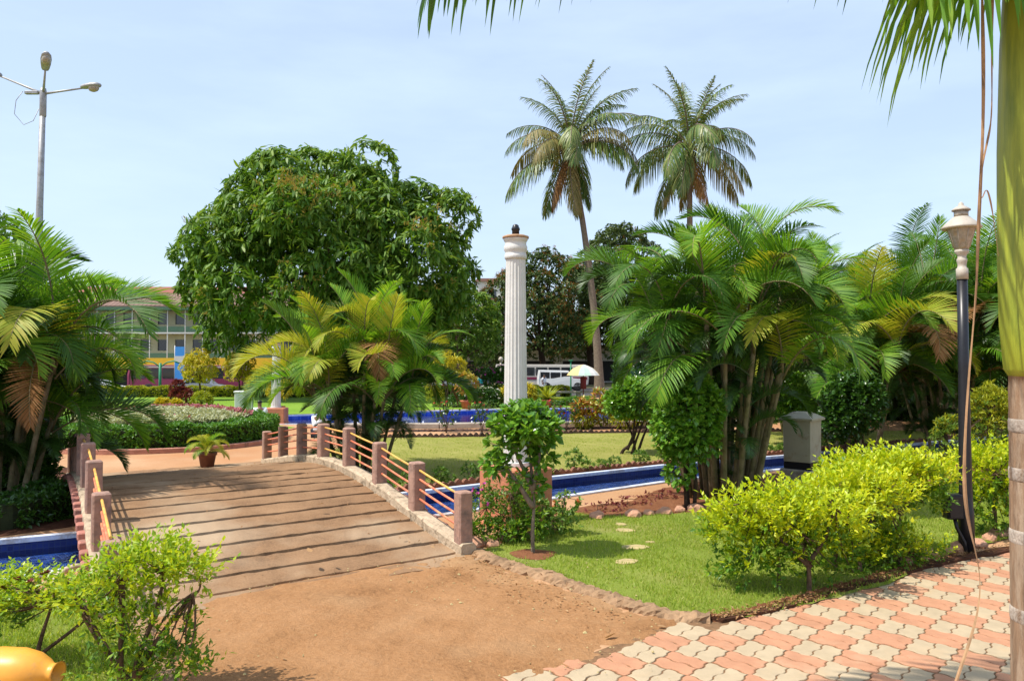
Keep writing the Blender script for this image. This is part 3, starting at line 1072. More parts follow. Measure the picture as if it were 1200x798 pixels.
cb.obj('cable', M['black'], t)

# ------------------------------------------------------------------ street lamp on the left
t = thing('street_lamp', 'tall grey street lamp with three arms rising above the trees on the left', 'street lamp', (-17.42, 28, 0), 0)
lean = .014
P = np.array([(0, 0, 0), (lean * 6, 0, 6), (lean * 8, 0, 8), (lean * 12.3, 0, 12.25)])
MB().tube(P, [.16, .14, .115, .095], 14).obj('pole', M['steel'], t)
mb = MB().lathe([(.10, 11.2), (.115, 11.22), (.115, 12.15), (.10, 12.2)], 14, 0, (lean * 12, 0, 0))
mb.obj('sleeve', M['steel'], t)
top = np.array([lean * 12.2, 0, 12.05])
for (dx, dy, dz), L in (((1.0, -.2, .055), 1.72), ((.50, -.72, .62), 1.12), ((-1.0, .1, .42), 1.95)):
    d = nrm(np.array([dx, dy, dz]))
    e = top + d * L
    a = MB().tube([top - d * .1, top + d * .5, e], [.055, .04, .032], 8).obj('arm', M['steel'], t)
    X = d
    Y = nrm(np.cross([0, 0, 1.0], X))
    Z = np.cross(X, Y)
    hd = MB()
    secs = [(-.08, .10, .09), (0, .13, .11), (.18, .16, .125), (.40, .175, .13), (.58, .15, .11), (.68, .07, .06)]
    V = []
    for s_, hw, hh in secs:
        for aa in np.linspace(0, 2 * np.pi, 14, endpoint=False):
            V.append(e + X * s_ + Y * hw * math.cos(aa) + Z * (hh * math.sin(aa) * (1 if math.sin(aa) > 0 else .45) + .02))
    q = [[i * 14 + k, i * 14 + (k + 1) % 14, (i + 1) * 14 + (k + 1) % 14, (i + 1) * 14 + k] for i in range(len(secs) - 1) for k in range(14)]
    hd.add(V, [np.array(q), np.arange(14)[::-1][None], (np.arange(14) + 14 * (len(secs) - 1))[None]], 0, True)
    h = hd.obj('lamp_head', M['steel'], t)
    bw = MB()
    V = []
    for r, z in ((1, -.02), (.95, -.09), (.75, -.15), (.35, -.185), (.05, -.19)):
        for aa in np.linspace(0, 2 * np.pi, 16, endpoint=False):
            V.append(e + X * (.40 + .21 * r * math.cos(aa)) + Y * .145 * r * math.sin(aa) + Z * z)
    q = [[i * 16 + k, i * 16 + (k + 1) % 16, (i + 1) * 16 + (k + 1) % 16, (i + 1) * 16 + k] for i in range(4) for k in range(16)]
    bw.add(V, [np.array(q), (np.arange(16) + 64)[None]], 0, True)
    bw.obj('glass_bowl', M['frost'], h)
mb = MB().box((top[0] - .42, top[1], top[2] + .04), (.5, .14, .12), 0, 0, .02)
mb.obj('ballast_box', M['steel'], t)
w = [top + np.array(k) for k in ((-.75, 0, .1), (-1.0, 0, -.25), (-1.05, 0, -.75), (-.7, 0, -1.15), (-.35, 0, -1.0), (-.15, 0, -.55))]
MB().tube(w, .012, 5).obj('loose_wire', M['steel'], t)

# ------------------------------------------------------------------ grey cabinet with pyramid roof
t = thing('meter_cabinet', 'pale grey metal cabinet with a low pyramid roof on a black base and concrete plinth', 'cabinet', (5.16, 13.7, 0), -.75)
t.scale = (.80, .80, .90)
MB().box((0, 0, .17), (.74, .74, .36), 0, 0, .02).obj('plinth', M['concrete'], t)
MB().box((0, 0, .42), (.60, .60, .14), 0, 0, .01).obj('base', M['black'], t)
mb = MB().box((0, 0, .90), (.60, .60, .82), 0, 0, .012, 1.03)
bd = mb.obj('body', M['grey_box'], t)
MB().box((0, -.302, .89), (.50, .012, .70), 0, 0, .004).obj('door', M['grey_box'], bd)
rf = MB()
V = [(-.37, -.37, 1.305), (.37, -.37, 1.305), (.37, .37, 1.305), (-.37, .37, 1.305), (-.37, -.37, 1.345), (.37, -.37, 1.345), (.37, .37, 1.345), (-.37, .37, 1.345),
     (-.14, -.14, 1.46), (.14, -.14, 1.46), (.14, .14, 1.46), (-.14, .14, 1.46)]
rf.add(V, np.array([[3, 2, 1, 0], [0, 1, 5, 4], [1, 2, 6, 5], [2, 3, 7, 6], [3, 0, 4, 7], [4, 5, 9, 8], [5, 6, 10, 9], [6, 7, 11, 10], [7, 4, 8, 11], [8, 9, 10, 11]]))
rf.obj('roof', M['grey_box'], t)

# ------------------------------------------------------------------ palms
def frond_mesh(name, L, n, ll, e0, bend, vee=30, droop=.25, width=.035, petiole=.2, seed=0, pw=1.3, rad=.014, mats=None, twist=.0, f0=72, f1=28, noise=.06):
    r = np.random.default_rng(seed)
    t = np.linspace(0, 1, 40)
    e = R_(e0) - R_(bend) * t ** pw
    ds = L / 39
    x = np.r_[0, np.cumsum(np.cos(e[:-1]) * ds)]
    z = np.r_[0, np.cumsum(np.sin(e[:-1]) * ds)]
    side = twist * L * t ** 2
    C = np.stack([x, side, z], 1)
    mb = MB()
    mb.tube(C[::3], np.linspace(rad, rad * .22, len(C[::3])), 5, 1)
    s = np.linspace(petiole, .985, n)
    for sg in (-1, 1):
        q = s + r.uniform(-.006, .006, n)
        q = np.clip(q, 0, 1)
        B = np.stack([np.interp(q, t, C[:, k]) for k in range(3)], 1)
        ee = np.interp(q, t, e)
        T = np.stack([np.cos(ee), np.zeros(n), np.sin(ee)], 1)
        N = np.stack([-np.sin(ee), np.zeros(n), np.cos(ee)], 1)
        S = np.array([0, sg, 0.])[None]
        k = (q - petiole) / (1 - petiole)
        prof = (.45 + .55 * np.sin(np.pi * np.clip(k * .95 + .12, 0, 1)) ** .8) * (1 - .45 * k ** 4)
        l = ll * prof * r.uniform(.88, 1.08, n)
        f = R_(f0) + (R_(f1) - R_(f0)) * k + r.normal(0, noise, n)
        v = R_(vee) + r.normal(0, noise * 1.6, n)
        d = T * np.cos(f)[:, None] + (S * np.cos(v)[:, None] + N * np.sin(v)[:, None]) * np.sin(f)[:, None]
        d = nrm(d)
        W = nrm(T - d * np.sum(T * d, 1, keepdims=True))
        dr = droop * r.uniform(.6, 1.4, n)
        pts = []
        for qq, wq in ((0, .45), (.3, 1), (.62, .8), (.85, .42), (1, 0)):
            c = B + d * (l * qq)[:, None]
            c[:, 2] -= l * dr * qq ** 2
            # shorten sideways as it hangs
            c = B + (c - B) * (1 - .18 * (dr * qq ** 2))[:, None]
            if wq > 0:
                pts += [c + W * (width * wq / 2), c - W * (width * wq / 2)]
            else:
                pts += [c]
        V = np.stack(pts, 1)
        o = np.arange(n)[:, None] * 9
        Q = np.concatenate([o + np.array([a, a + 1, a + 3, a + 2]) for a in (0, 2, 4)])
        mb.add(V.reshape(-1, 3), [Q, o + np.array([6, 7, 8])], 0)
    return mb.mesh(name, mats)


def put(me, name, parent, loc=(0, 0, 0), rot=(0, 0, 0), scale=1, mat=None):
    o = bpy.data.objects.new(name, me)
    COL.objects.link(o)
    o.parent = parent
    o.location = loc
    o.rotation_euler = rot
    o.scale = (scale,) * 3
    if mat is not None:
        o.material_slots[0].link = 'OBJECT'
        o.material_slots[0].material = mat
    return o


AF = []
for k, (e0, bd) in enumerate([(86, 55), (82, 100), (76, 128), (66, 136), (52, 132), (34, 112), (10, 80)]):
    for j in range(2):
        AF.append(frond_mesh('frond', 1.0, 58, .31, e0 + j * 4, bd + j * 16, 38 - j * 22, .10 + .16 * j, .0125, .13, 10 * k + j, 1.55, .009, [M['areca'], M['stem_palm']], rng.normal(0, .07), 70, 34, .022))


def areca(loc, label, stems, base_r, hs, lean, fl, nf, seed, mats=(('areca', 1),), dry=2, group=None, emin=0, rz=0, emax=6, drop=.3, extra=0, low=.42, stem_r=.035, name='areca_palm', fill=0):
    r = np.random.default_rng(seed)
    t = thing(name, label, 'palm', (loc[0], loc[1], 0), rz, group)
    ms = [m for m, _ in mats]
    pr = np.array([p for _, p in mats], float)
    pr /= pr.sum()
    left = 93
    tips = []
    for s in range(stems):
        a = s * 2.399 + r.uniform(-.4, .4)
        q = math.sqrt((s + .5) / stems)
        b = np.array([base_r * q * math.cos(a), base_r * q * math.sin(a), -.05])
        h = r.uniform(*hs) * (1.12 - .3 * q)
        out = lean * q * h
        tip = np.array([b[0] + out * math.cos(a), b[1] + out * math.sin(a), h])
        tt = np.linspace(0, 1, 7)
        P = b + (tip - b) * tt[:, None]
        P[:, :2] += (np.array([math.cos(a), math.sin(a)]) * (.12 * out * (tt ** 2 - tt))[:, None])
        rad = np.linspace(stem_r * 1.1, stem_r * .75, 7) * r.uniform(.8, 1.25)
        mb = MB().tube(P, rad, 8, 0)
        mb.obj('stem', M['stem_palm'], t)
        tips.append((tip, a, q))
        n = max(2, int(round(nf * r.uniform(.85, 1.15))))
        a0 = r.uniform(0, 6.28)
        for k in range(n):
            if left <= 0:
                break
            left -= 1
            u = (k + .4) / n
            yaw = a0 + k * 2.4
            # outer stems throw their fronds outwards
            yaw = math.atan2(math.sin(yaw) + 1.1 * q * math.sin(a), math.cos(yaw) + 1.1 * q * math.cos(a))
            vi = int(np.clip(u * 6.4 + emin + r.normal(0, .7), 0, emax))
            me = AF[vi * 2 + int(r.integers(0, 2))]
            is_dry = dry > 0 and vi >= 5 and r.random() < .35
            if is_dry:
                dry -= 1
            m = M['frond_dry'] if is_dry else M[ms[int(r.choice(len(ms), p=pr))]]
            put(me, 'frond', t, tip - np.array([0, 0, .02 + drop * u * h / 2]) * 1.0, (r.normal(0, .1), r.normal(0, .08), yaw), fl * r.uniform(.82, 1.15) * (1 - .12 * u), m)
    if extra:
        # inner leaves, too many to part; the clump's shade is in their colour
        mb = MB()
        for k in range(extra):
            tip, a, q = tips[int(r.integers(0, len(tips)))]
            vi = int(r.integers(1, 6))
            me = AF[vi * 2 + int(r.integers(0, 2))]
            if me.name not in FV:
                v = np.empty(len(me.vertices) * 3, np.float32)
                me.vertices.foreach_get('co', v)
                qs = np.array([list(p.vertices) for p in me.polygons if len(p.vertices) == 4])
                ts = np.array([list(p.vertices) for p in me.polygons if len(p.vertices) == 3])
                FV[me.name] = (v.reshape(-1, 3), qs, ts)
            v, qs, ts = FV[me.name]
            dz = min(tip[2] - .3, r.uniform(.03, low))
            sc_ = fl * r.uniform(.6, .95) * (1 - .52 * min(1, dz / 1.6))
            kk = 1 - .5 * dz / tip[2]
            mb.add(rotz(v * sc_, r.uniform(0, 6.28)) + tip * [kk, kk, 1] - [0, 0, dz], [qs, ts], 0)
        o = mb.obj('inner_fronds', M['areca_in_shade'], t)
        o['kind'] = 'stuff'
    return t


FV = {}
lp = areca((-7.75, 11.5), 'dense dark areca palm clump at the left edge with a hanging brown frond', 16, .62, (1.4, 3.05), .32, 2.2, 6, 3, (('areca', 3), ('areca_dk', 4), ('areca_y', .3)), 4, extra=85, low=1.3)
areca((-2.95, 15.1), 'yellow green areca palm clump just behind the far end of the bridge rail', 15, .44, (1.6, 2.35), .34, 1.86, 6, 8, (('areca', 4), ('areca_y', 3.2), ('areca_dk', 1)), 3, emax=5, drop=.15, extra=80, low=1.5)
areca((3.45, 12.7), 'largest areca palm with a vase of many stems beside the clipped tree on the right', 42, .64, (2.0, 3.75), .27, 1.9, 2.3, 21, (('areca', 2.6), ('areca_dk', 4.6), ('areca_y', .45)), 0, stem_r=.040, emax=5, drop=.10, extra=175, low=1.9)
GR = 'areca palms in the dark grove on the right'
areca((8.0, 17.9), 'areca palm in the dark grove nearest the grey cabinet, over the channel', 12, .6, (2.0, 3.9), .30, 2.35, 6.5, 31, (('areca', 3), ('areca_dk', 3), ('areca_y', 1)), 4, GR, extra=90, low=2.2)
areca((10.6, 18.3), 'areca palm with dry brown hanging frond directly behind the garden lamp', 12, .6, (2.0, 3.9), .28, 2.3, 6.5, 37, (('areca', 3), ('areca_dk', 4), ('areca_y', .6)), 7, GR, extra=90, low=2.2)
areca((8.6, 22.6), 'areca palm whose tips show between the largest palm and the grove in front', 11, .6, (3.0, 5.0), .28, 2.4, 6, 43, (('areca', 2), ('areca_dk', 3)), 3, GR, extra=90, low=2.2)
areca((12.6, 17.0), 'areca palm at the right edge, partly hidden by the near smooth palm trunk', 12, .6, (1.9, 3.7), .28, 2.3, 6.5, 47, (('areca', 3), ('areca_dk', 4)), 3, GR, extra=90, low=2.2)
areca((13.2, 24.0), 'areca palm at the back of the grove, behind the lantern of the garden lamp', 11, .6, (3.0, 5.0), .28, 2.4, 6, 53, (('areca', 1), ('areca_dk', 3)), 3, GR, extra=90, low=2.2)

put(AF[12], 'frond', lp, (1.15, -.75, 2.35), (.1, .6, -1.2), 1.35, M['frond_dry'])
put(AF[9], 'frond', lp, (.7, -.6, 2.3), (.1, .3, -.3), 1.7, M['areca_dk'])
put(AF[11], 'frond', lp, (.5, -.8, 2.1), (.1, .3, -1.9), 1.7, M['areca_dk'])

# coconut palms
CF = []
for k, (e0, bd) in enumerate([(84, 44), (72, 78), (56, 98), (36, 104), (12, 92), (-18, 62), (-58, 28)]):
    CF.append(frond_mesh('frond', 4.9, 60, 1.05, e0, bd, 12 - k * 6, .75 + .14 * k, .060, .16, 300 + k, 1.25, .055, [M['coco'], M['bark_grey']], rng.normal(0, .06), 70, 25))


def coconut(loc, top, bend, label, seed, fs=1.0):
    r = np.random.default_rng(seed)
    t = thing('coconut_palm', label, 'palm', loc)
    tt = np.linspace(0, 1, 22)
    P = np.c_[bend * (tt ** 1.6), np.zeros(22), top * tt - .3]
    rad = .27 * (1 - .45 * tt) + .16 * np.exp(-tt * 14)
    rad = rad * (1 + .05 * (np.arange(22) % 2))
    MB().tube(P, rad, 12, 0).obj('trunk', M['bark_grey'], t)
    tip = P[-1] + np.array([0, 0, .15])
    mb = MB()
    for k in range(26):
        a, e = r.uniform(0, 6.28), r.uniform(-.9, .5)
        d = np.array([math.cos(a) * math.cos(e), math.sin(a) * math.cos(e), math.sin(e)])
        mb.tube([tip - [0, 0, .3], tip + d * .35 - [0, 0, .15], tip + d * .8 + [0, 0, -.45]], [.07, .05, .02], 5, 0)
    for k in range(9):
        a = k * 2.4
        c = tip + np.array([.33 * math.cos(a), .33 * math.sin(a), -.45 - .25 * (k % 3)])
        mb.lathe([(.02, -.17), (.10, -.12), (.14, 0), (.11, .1), (.03, .16)], 8, 1, c)
    mb.obj('fruit_cluster', [M['bark_grey'], M['ficus_dk']], t)
    n = 34
    for k in range(n):
        u = (k + .3) / n
        vi = int(np.clip(u * 7 + r.normal(0, .4), 0, 6))
        yaw = k * 2.399 + r.uniform(-.25, .25)
        m = M['frond_dry'] if vi == 6 and r.random() < .4 else (M['coco_y'] if (vi >= 3 and r.random() < .28) else None)
        put(CF[vi], 'frond', t, tip, (r.normal(0, .12), r.normal(0, .06), yaw), fs * r.uniform(.85, 1.06) * (.8 if vi == 6 else 1), m)
    return t


coconut((5.7, 50, 0), 16.3, -1.85, 'tall coconut palm with curved trunk, left of the two against the sky', 61, 1.18)
coconut((11.6, 50, 0), 16.4, .05, 'coconut palm with straight trunk, right of the two against the sky', 67, 1.12)

# near smooth palm at the right edge
t = thing('royal_palm', 'near smooth palm trunk at the right edge, green crownshaft above a brown ringed stem', 'palm', (2.95, 4.3, 0), 0)
prof = []
zz = -.05
while zz < 2.12:
    prof += [(.166 - .008 * zz, zz), (.1635 - .008 * zz, zz + .02), (.1645 - .008 * zz, zz + .1)]
    zz += .14
mb = MB().lathe(prof + [(.158, 2.14)], 36, 0)
mb.obj('stem', M['ring_bark'] if 'ring_bark' in M else M['bark_grey'], t)
for z in (1.53, 1.80, 1.18, .75):
    mb = MB().lathe([(.163 - .008 * z, z), (.1675 - .008 * z, z + .02), (.1675 - .008 * z, z + .07), (.163 - .008 * z, z + .09)], 36, 0)
    mb.obj('leaf_scar', M['scar'] if 'scar' in M else M['white_paint'], t)
mb = MB().lathe([(.150, 2.12), (.172, 2.16), (.190, 2.4), (.196, 2.8), (.188, 3.4), (.165, 4.0), (.13, 4.5), (.10, 4.75), (.05, 4.8)], 36, 0, mod=lambda a, z: 1 + .02 * np.sin(3 * a + z))
mb.obj('crownshaft', M['crownshaft'] if 'crownshaft' in M else M['areca'], t)
NF = [frond_mesh('frond', 4.05, 74, .82, 50, 109, -10, .8, .045, .12, 401, 1.0, .035, [M['areca_dk'], M['stem_palm']], .02, 74, 40),
      frond_mesh('frond', .95, 22, .80, 14, 50, -25, 1.1, .05, .12, 402, 1.0, .03, [M['areca'], M['stem_palm']], .02, 66, 45),
      frond_mesh('frond', 3.0, 60, .75, 75, 70, 15, .6, .05, .12, 403, 1.2, .035, [M['areca'], M['stem_palm']], 0, 72, 30)]
for i, (vi, yaw, s, zz) in enumerate([(0, 3.12, 1.0, 4.48), (1, 3.3, .9, 4.62), (1, 2.95, .7, 4.66), (2, .5, 1, 4.6), (0, -.2, 1, 4.6), (2, 5.0, 1, 4.6), (2, -.8, .9, 4.6)]):
    put(NF[vi], 'frond', t, (0, 0, zz), (0, 0, yaw), s)


def strip(P, w, seed):
    r = np.random.default_rng(seed)
    P = np.array(P, float)
    k = 60
    s = np.linspace(0, 1, k)
    q = np.linspace(0, 1, len(P))
    # smooth the polyline
    C = np.stack([np.interp(s, q, P[:, j]) for j in range(3)], 1)
    for _ in range(14):
        C[1:-1] = (C[:-2] + C[1:-1] * 2 + C[2:]) / 4
    wd = w * (1 - .55 * s) * (1 + .35 * np.sin(s * 21 + seed))
    a = s * 9 + seed
    d = np.stack([np.cos(a), np.sin(a), np.zeros(k)], 1)
    n = np.stack([-np.sin(a), np.cos(a), np.zeros(k)], 1)
    V = np.concatenate([C + d * wd[:, None], C + n * (wd * .35)[:, None], C - d * wd[:, None], C - n * (wd * .35)[:, None]])
    Q = []
    for j in range(4):
        for i in range(k - 1):
            Q.append([j * k + i, ((j + 1) % 4) * k + i, ((j + 1) % 4) * k + i + 1, j * k + i + 1])
    return MB().add(V, np.array(Q))


def at(x, y, Y):
    a, b = (x - 600) / FPX, -(y - 399) / FPX
    c, s = math.cos(PIT), math.sin(PIT)
    k = Y / (c - b * s)
    return (a * k, Y, CAMZ + (s + b * c) * k)


v1 = strip([at(1150, -40, 4.15), at(1152, 40, 4.15), at(1154, 150, 4.15), at(1145, 270, 4.12), at(1146, 340, 4.1), at(1136, 420, 4.1), at(1130, 520, 4.1), at(1128, 590, 4.1), at(1142, 640, 4.08), at(1152, 680, 4.05), at(1146, 730, 4.0), at(1118, 800, 3.9), at(1105, 850, 3.85)], .013, 1)
o = v1.obj('dry_vine', M['vine'])
tag(o, 'long tan dry vine strand hanging in front of the garden lamp post', 'vine')
v2 = strip([at(1163, -30, 4.12), at(1162, 60, 4.12), at(1163, 140, 4.12), at(1156, 170, 4.12), at(1148, 210, 4.12), at(1150, 240, 4.1), at(1156, 215, 4.1), at(1163, 245, 4.1), at(1170, 300, 4.1)], .009, 2)
o = v2.obj('dry_vine', M['vine'])
tag(o, 'short dark twisted dry vine strand hanging beside the crownshaft', 'vine')


# ------------------------------------------------------------------ broadleaf trees
def crown_pts(c, rad, nl, lr, ncl, seed, zmin=-1, fill=.25):
    """lobes over an ellipsoid, cluster points over the lobes"""
    r = np.random.default_rng(seed)
    k = np.arange(nl)
    ph = np.arccos(np.clip(1 - 2 * (k + .5) / nl * .88, -1, 1))
    th = k * 2.39996 + r.uniform(-.3, .3, nl)
    d = np.stack([np.sin(ph) * np.cos(th), np.sin(ph) * np.sin(th), np.cos(ph)], 1)
    Lr = r.uniform(*lr, nl)
    rad = np.array(rad, float)
    C = np.array(c) + d * (rad - Lr[:, None] * .8) * r.uniform(.80, 1.07, (nl, 1))
    C[:, 2] = np.maximum(C[:, 2], zmin)
    n_in = int(nl * fill)
    Ci = np.array(c) + nrm(r.normal(size=(n_in, 3))) * rad * r.uniform(.2, .6, (n_in, 1))
    C = np.concatenate([C, Ci])
    Lr = np.concatenate([Lr, r.uniform(*lr, n_in)])
    w = Lr ** 2
    i = r.choice(len(C), ncl, p=w / w.sum())
    dd = nrm(r.normal(size=(ncl, 3)) + nrm(C[i] - np.array(c)) * .7 + np.array([0, 0, .25]))
    P = C[i] + dd * (Lr[i] * r.uniform(.62, 1.08, ncl) ** .7)[:, None] * np.array([1, 1, .85])
    return C, Lr, P, dd


def rosettes(mb, P, A, n, size, tm, seed, axis=.35, rad=.8, down=.45, mi=0, jit=.1, shoot=0.0):
    r = np.random.default_rng(seed)
    m = len(P)
    A = nrm(A)
    PP = np.repeat(P, n, 0) + r.normal(0, jit * size, (m * n, 3))
    AA = np.repeat(A, n, 0)
    if shoot:
        PP = PP + AA * (np.tile(np.linspace(-.35, 1, n), m) * shoot * np.repeat(r.uniform(.4, 1.3, m), n))[:, None]
    q = nrm(np.cross(AA, nrm(r.normal(size=(m * n, 3)))))
    D = nrm(AA * axis + q * rad + np.array([0, 0, -down]) + r.normal(0, .15, (m * n, 3)))
    mb.leaves(tm, PP, frames(D, r.normal(0, .45, m * n)), size * r.uniform(.7, 1.2, m * n), mi)
    return mb


def limbs(mb, base_h, tr, C, seed, n=14, mi=0, start=None, spread=.3):
    r = np.random.default_rng(seed)
    s0 = np.array([0, 0, base_h]) if start is None else np.array(start)
    tt = np.linspace(0, 1, 7)
    P = np.c_[s0[0] * tt + .06 * base_h * np.sin(tt * 3), s0[1] * tt, s0[2] * tt]
    P[0, 2] = -.2
    mb.tube(P, np.linspace(tr * 1.25, tr * .8, 7) + np.r_[tr * .35, np.zeros(6)], 10, mi)
    idx = r.choice(len(C), min(n, len(C)), replace=False)
    for i in idx:
        e = C[i]
        m_ = (s0 * .55 + e * .45) + r.normal(0, .12, 3) * np.linalg.norm(e - s0) * .5
        m_[2] += .1 * np.linalg.norm(e - s0)
        q = np.linspace(0, 1, 8)[:, None]
        B = (1 - q) ** 2 * (P[-1] - [0, 0, .1 * base_h * r.random()]) + 2 * q * (1 - q) * m_ + q ** 2 * e
        mb.tube(B, np.linspace(tr * .5, tr * .08, 8), 6, mi, cap=False)
    return mb


def tree(name, label, loc, c, rad, nl, lr, ncl, nleaf, size, tm, mat, tr, th, seed, bloom=None, group=None, axis=.35, down=.45, bark='bark', fill=.25, zmin=0, cat='tree', radial=.8):
    t = thing(name, label, cat, (loc[0], loc[1], loc[2] if len(loc) > 2 else 0), 0, group)
    C, Lr, P, A = crown_pts(c, rad, nl, lr, ncl, seed, zmin, fill)
    mb = MB()
    mats = [M[mat]]
    rosettes(mb, P, A + [0, 0, .2], nleaf, size, tm, seed + 1, axis, radial, down)
    if bloom:
        bm_, frac = bloom
        mats.append(M[bm_])
        r = np.random.default_rng(seed + 5)
        cc = np.array(c)
        out = ((P - cc) / np.array(rad))
        cand = np.where((np.linalg.norm(out, axis=1) > .86))[0]
        # flower panicles gather in patches of the crown
        pat = np.sin(P[cand, 0] * .9 + seed) + np.sin(P[cand, 1] * .8) + np.sin(P[cand, 2] * 1.1 + 2)
        cand = cand[np.argsort(-pat + r.normal(0, .8, len(cand)))[:int(frac * ncl)]]
        PP = P[cand] + nrm(P[cand] - cc) * size * .5
        rosettes(mb, PP, nrm(P[cand] - cc) + [0, 0, .6], 9, size * .42, lf_fold(.35), seed + 9, .9, .6, -.1, 1, .5)
    mb.obj('crown', mats, t)
    limbs(MB(), th, tr, C, seed + 2).obj('trunk', M[bark], t)
    return t


MG = lf_long(.24, .2)
tree('mango_tree', 'huge round mango tree with drooping leaves and patches of yellowish blossom', (-10.9, 46.5), (0, 0, 8.1), (9.0, 7.6, 7.4), 72, (1.3, 2.3), 7600, 9, .55, MG, 'mango', .45, 3.2, 71, ('mango_bloom', .035), down=.50, zmin=2.3)
FT = 'broad trees behind the street'
tree('flowering_tree', 'dark broad tree with rust orange blossom standing right behind the fluted column', (3.2, 86, -.5), (0, 0, 8.2), (6.6, 6, 7.4), 60, (1.2, 2.1), 3600, 7, .42, lf_fold(.5), 'dusky', .4, 4, 81, ('rust_bloom', .30), FT, down=.2, bark='bark_dark', zmin=3.2)
tree('shade_tree', 'dark round topped tree between the two coconut palm trunks', (13.8, 96, -.5), (0, 0, 12.3), (6.0, 6, 8.2), 60, (1.2, 2.1), 3600, 7, .45, lf_fold(.5), 'dusky', .5, 5, 83, ('rust_bloom', .03), FT, down=.2, bark='bark_dark', zmin=4)
tree('shade_tree', 'dark spreading tree behind the parked white jeep, below the coconut trunk', (9.2, 92, -.5), (0, 0, 7.8), (5.6, 6, 6.6), 44, (1.2, 2.0), 2600, 7, .45, lf_fold(.5), 'dusky', .45, 4, 87, None, FT, down=.2, bark='bark_dark', zmin=3.2)
tree('shade_tree', 'brownish thin tree between the mango tree and the fluted column', (-3.4, 82, -.5), (0, 0, 4.2), (3.6, 3.5, 3.6), 26, (.7, 1.2), 900, 6, .34, lf_fold(.5), 'dusky', .22, 2.4, 91, ('mango_bloom', .3), FT, down=.2, zmin=1.6)
tree('shade_tree', 'leafy dark tree top above the palm at the far left edge', (-29.6, 41), (0, 0, 7.2), (4.2, 4, 4.1), 36, (.9, 1.5), 1700, 8, .34, lf_fold(.45), 'mango', .35, 3.5, 93, None, FT, down=.3, zmin=3)
tree('shade_tree', 'dark tree filling the gap right of the mango trunk, above the parked car', (-4.5, 66, -.5), (0, 0, 5.6), (4.0, 4, 4.2), 30, (.8, 1.4), 1500, 8, .4, lf_fold(.45), 'mango', .3, 2.8, 95, None, FT, down=.3, zmin=2.6)
DG = 'dark trees behind the grove'
for k, (x, y, cz, rx, rz_, lab) in enumerate([(7.4, 29.5, 2.6, 3.0, 2.6, 'dark tree behind the largest palm, above the grey cabinet'), (12.2, 27.5, 2.6, 3.0, 2.8, 'dark tree at the back of the grove behind the garden lamp post'),
                                              (16.8, 25.5, 2.8, 3.2, 3.0, 'dark tree at the back of the grove beside the right edge'), (6.6, 34, 1.9, 1.6, 1.7, 'low dark tree seen under the largest palm near the striped umbrella')]):
    tree('shade_tree', lab, (x, y), (0, 0, cz), (rx, 2.6, rz_), 34, (.7, 1.2), 1500, 7, .22, lf_fold(.5), 'ficus_dk', .16, 1.3, 101 + k, None, DG, down=.25, zmin=.7)

# small golden trees on the left lawn
SG = 'small golden trees on the left lawn'
for x, y, w, h, lab in [(-23.4, 43.5, 1.35, 3.3, 'small golden green tree at left, half hidden by the dark palm fronds'), (-17.9, 44, 1.05, 3.0, 'small clipped golden tree under the mango edge, with a dark bare stem'),
                        (-17.0, 47.8, .95, 3.0, 'small golden tree just right of and behind the clipped golden one')]:
    tree('golden_tree', lab, (x, y), (0, 0, h * .62), (w, w, h * .40), 22, (.3, .5), 900, 6, .13, lf_fold(.5), 'yellow_leaf' if h < 3.2 else 'hedge_y', .06, h * .35, int(200 + x * -7), None, SG, down=.1, zmin=.7)


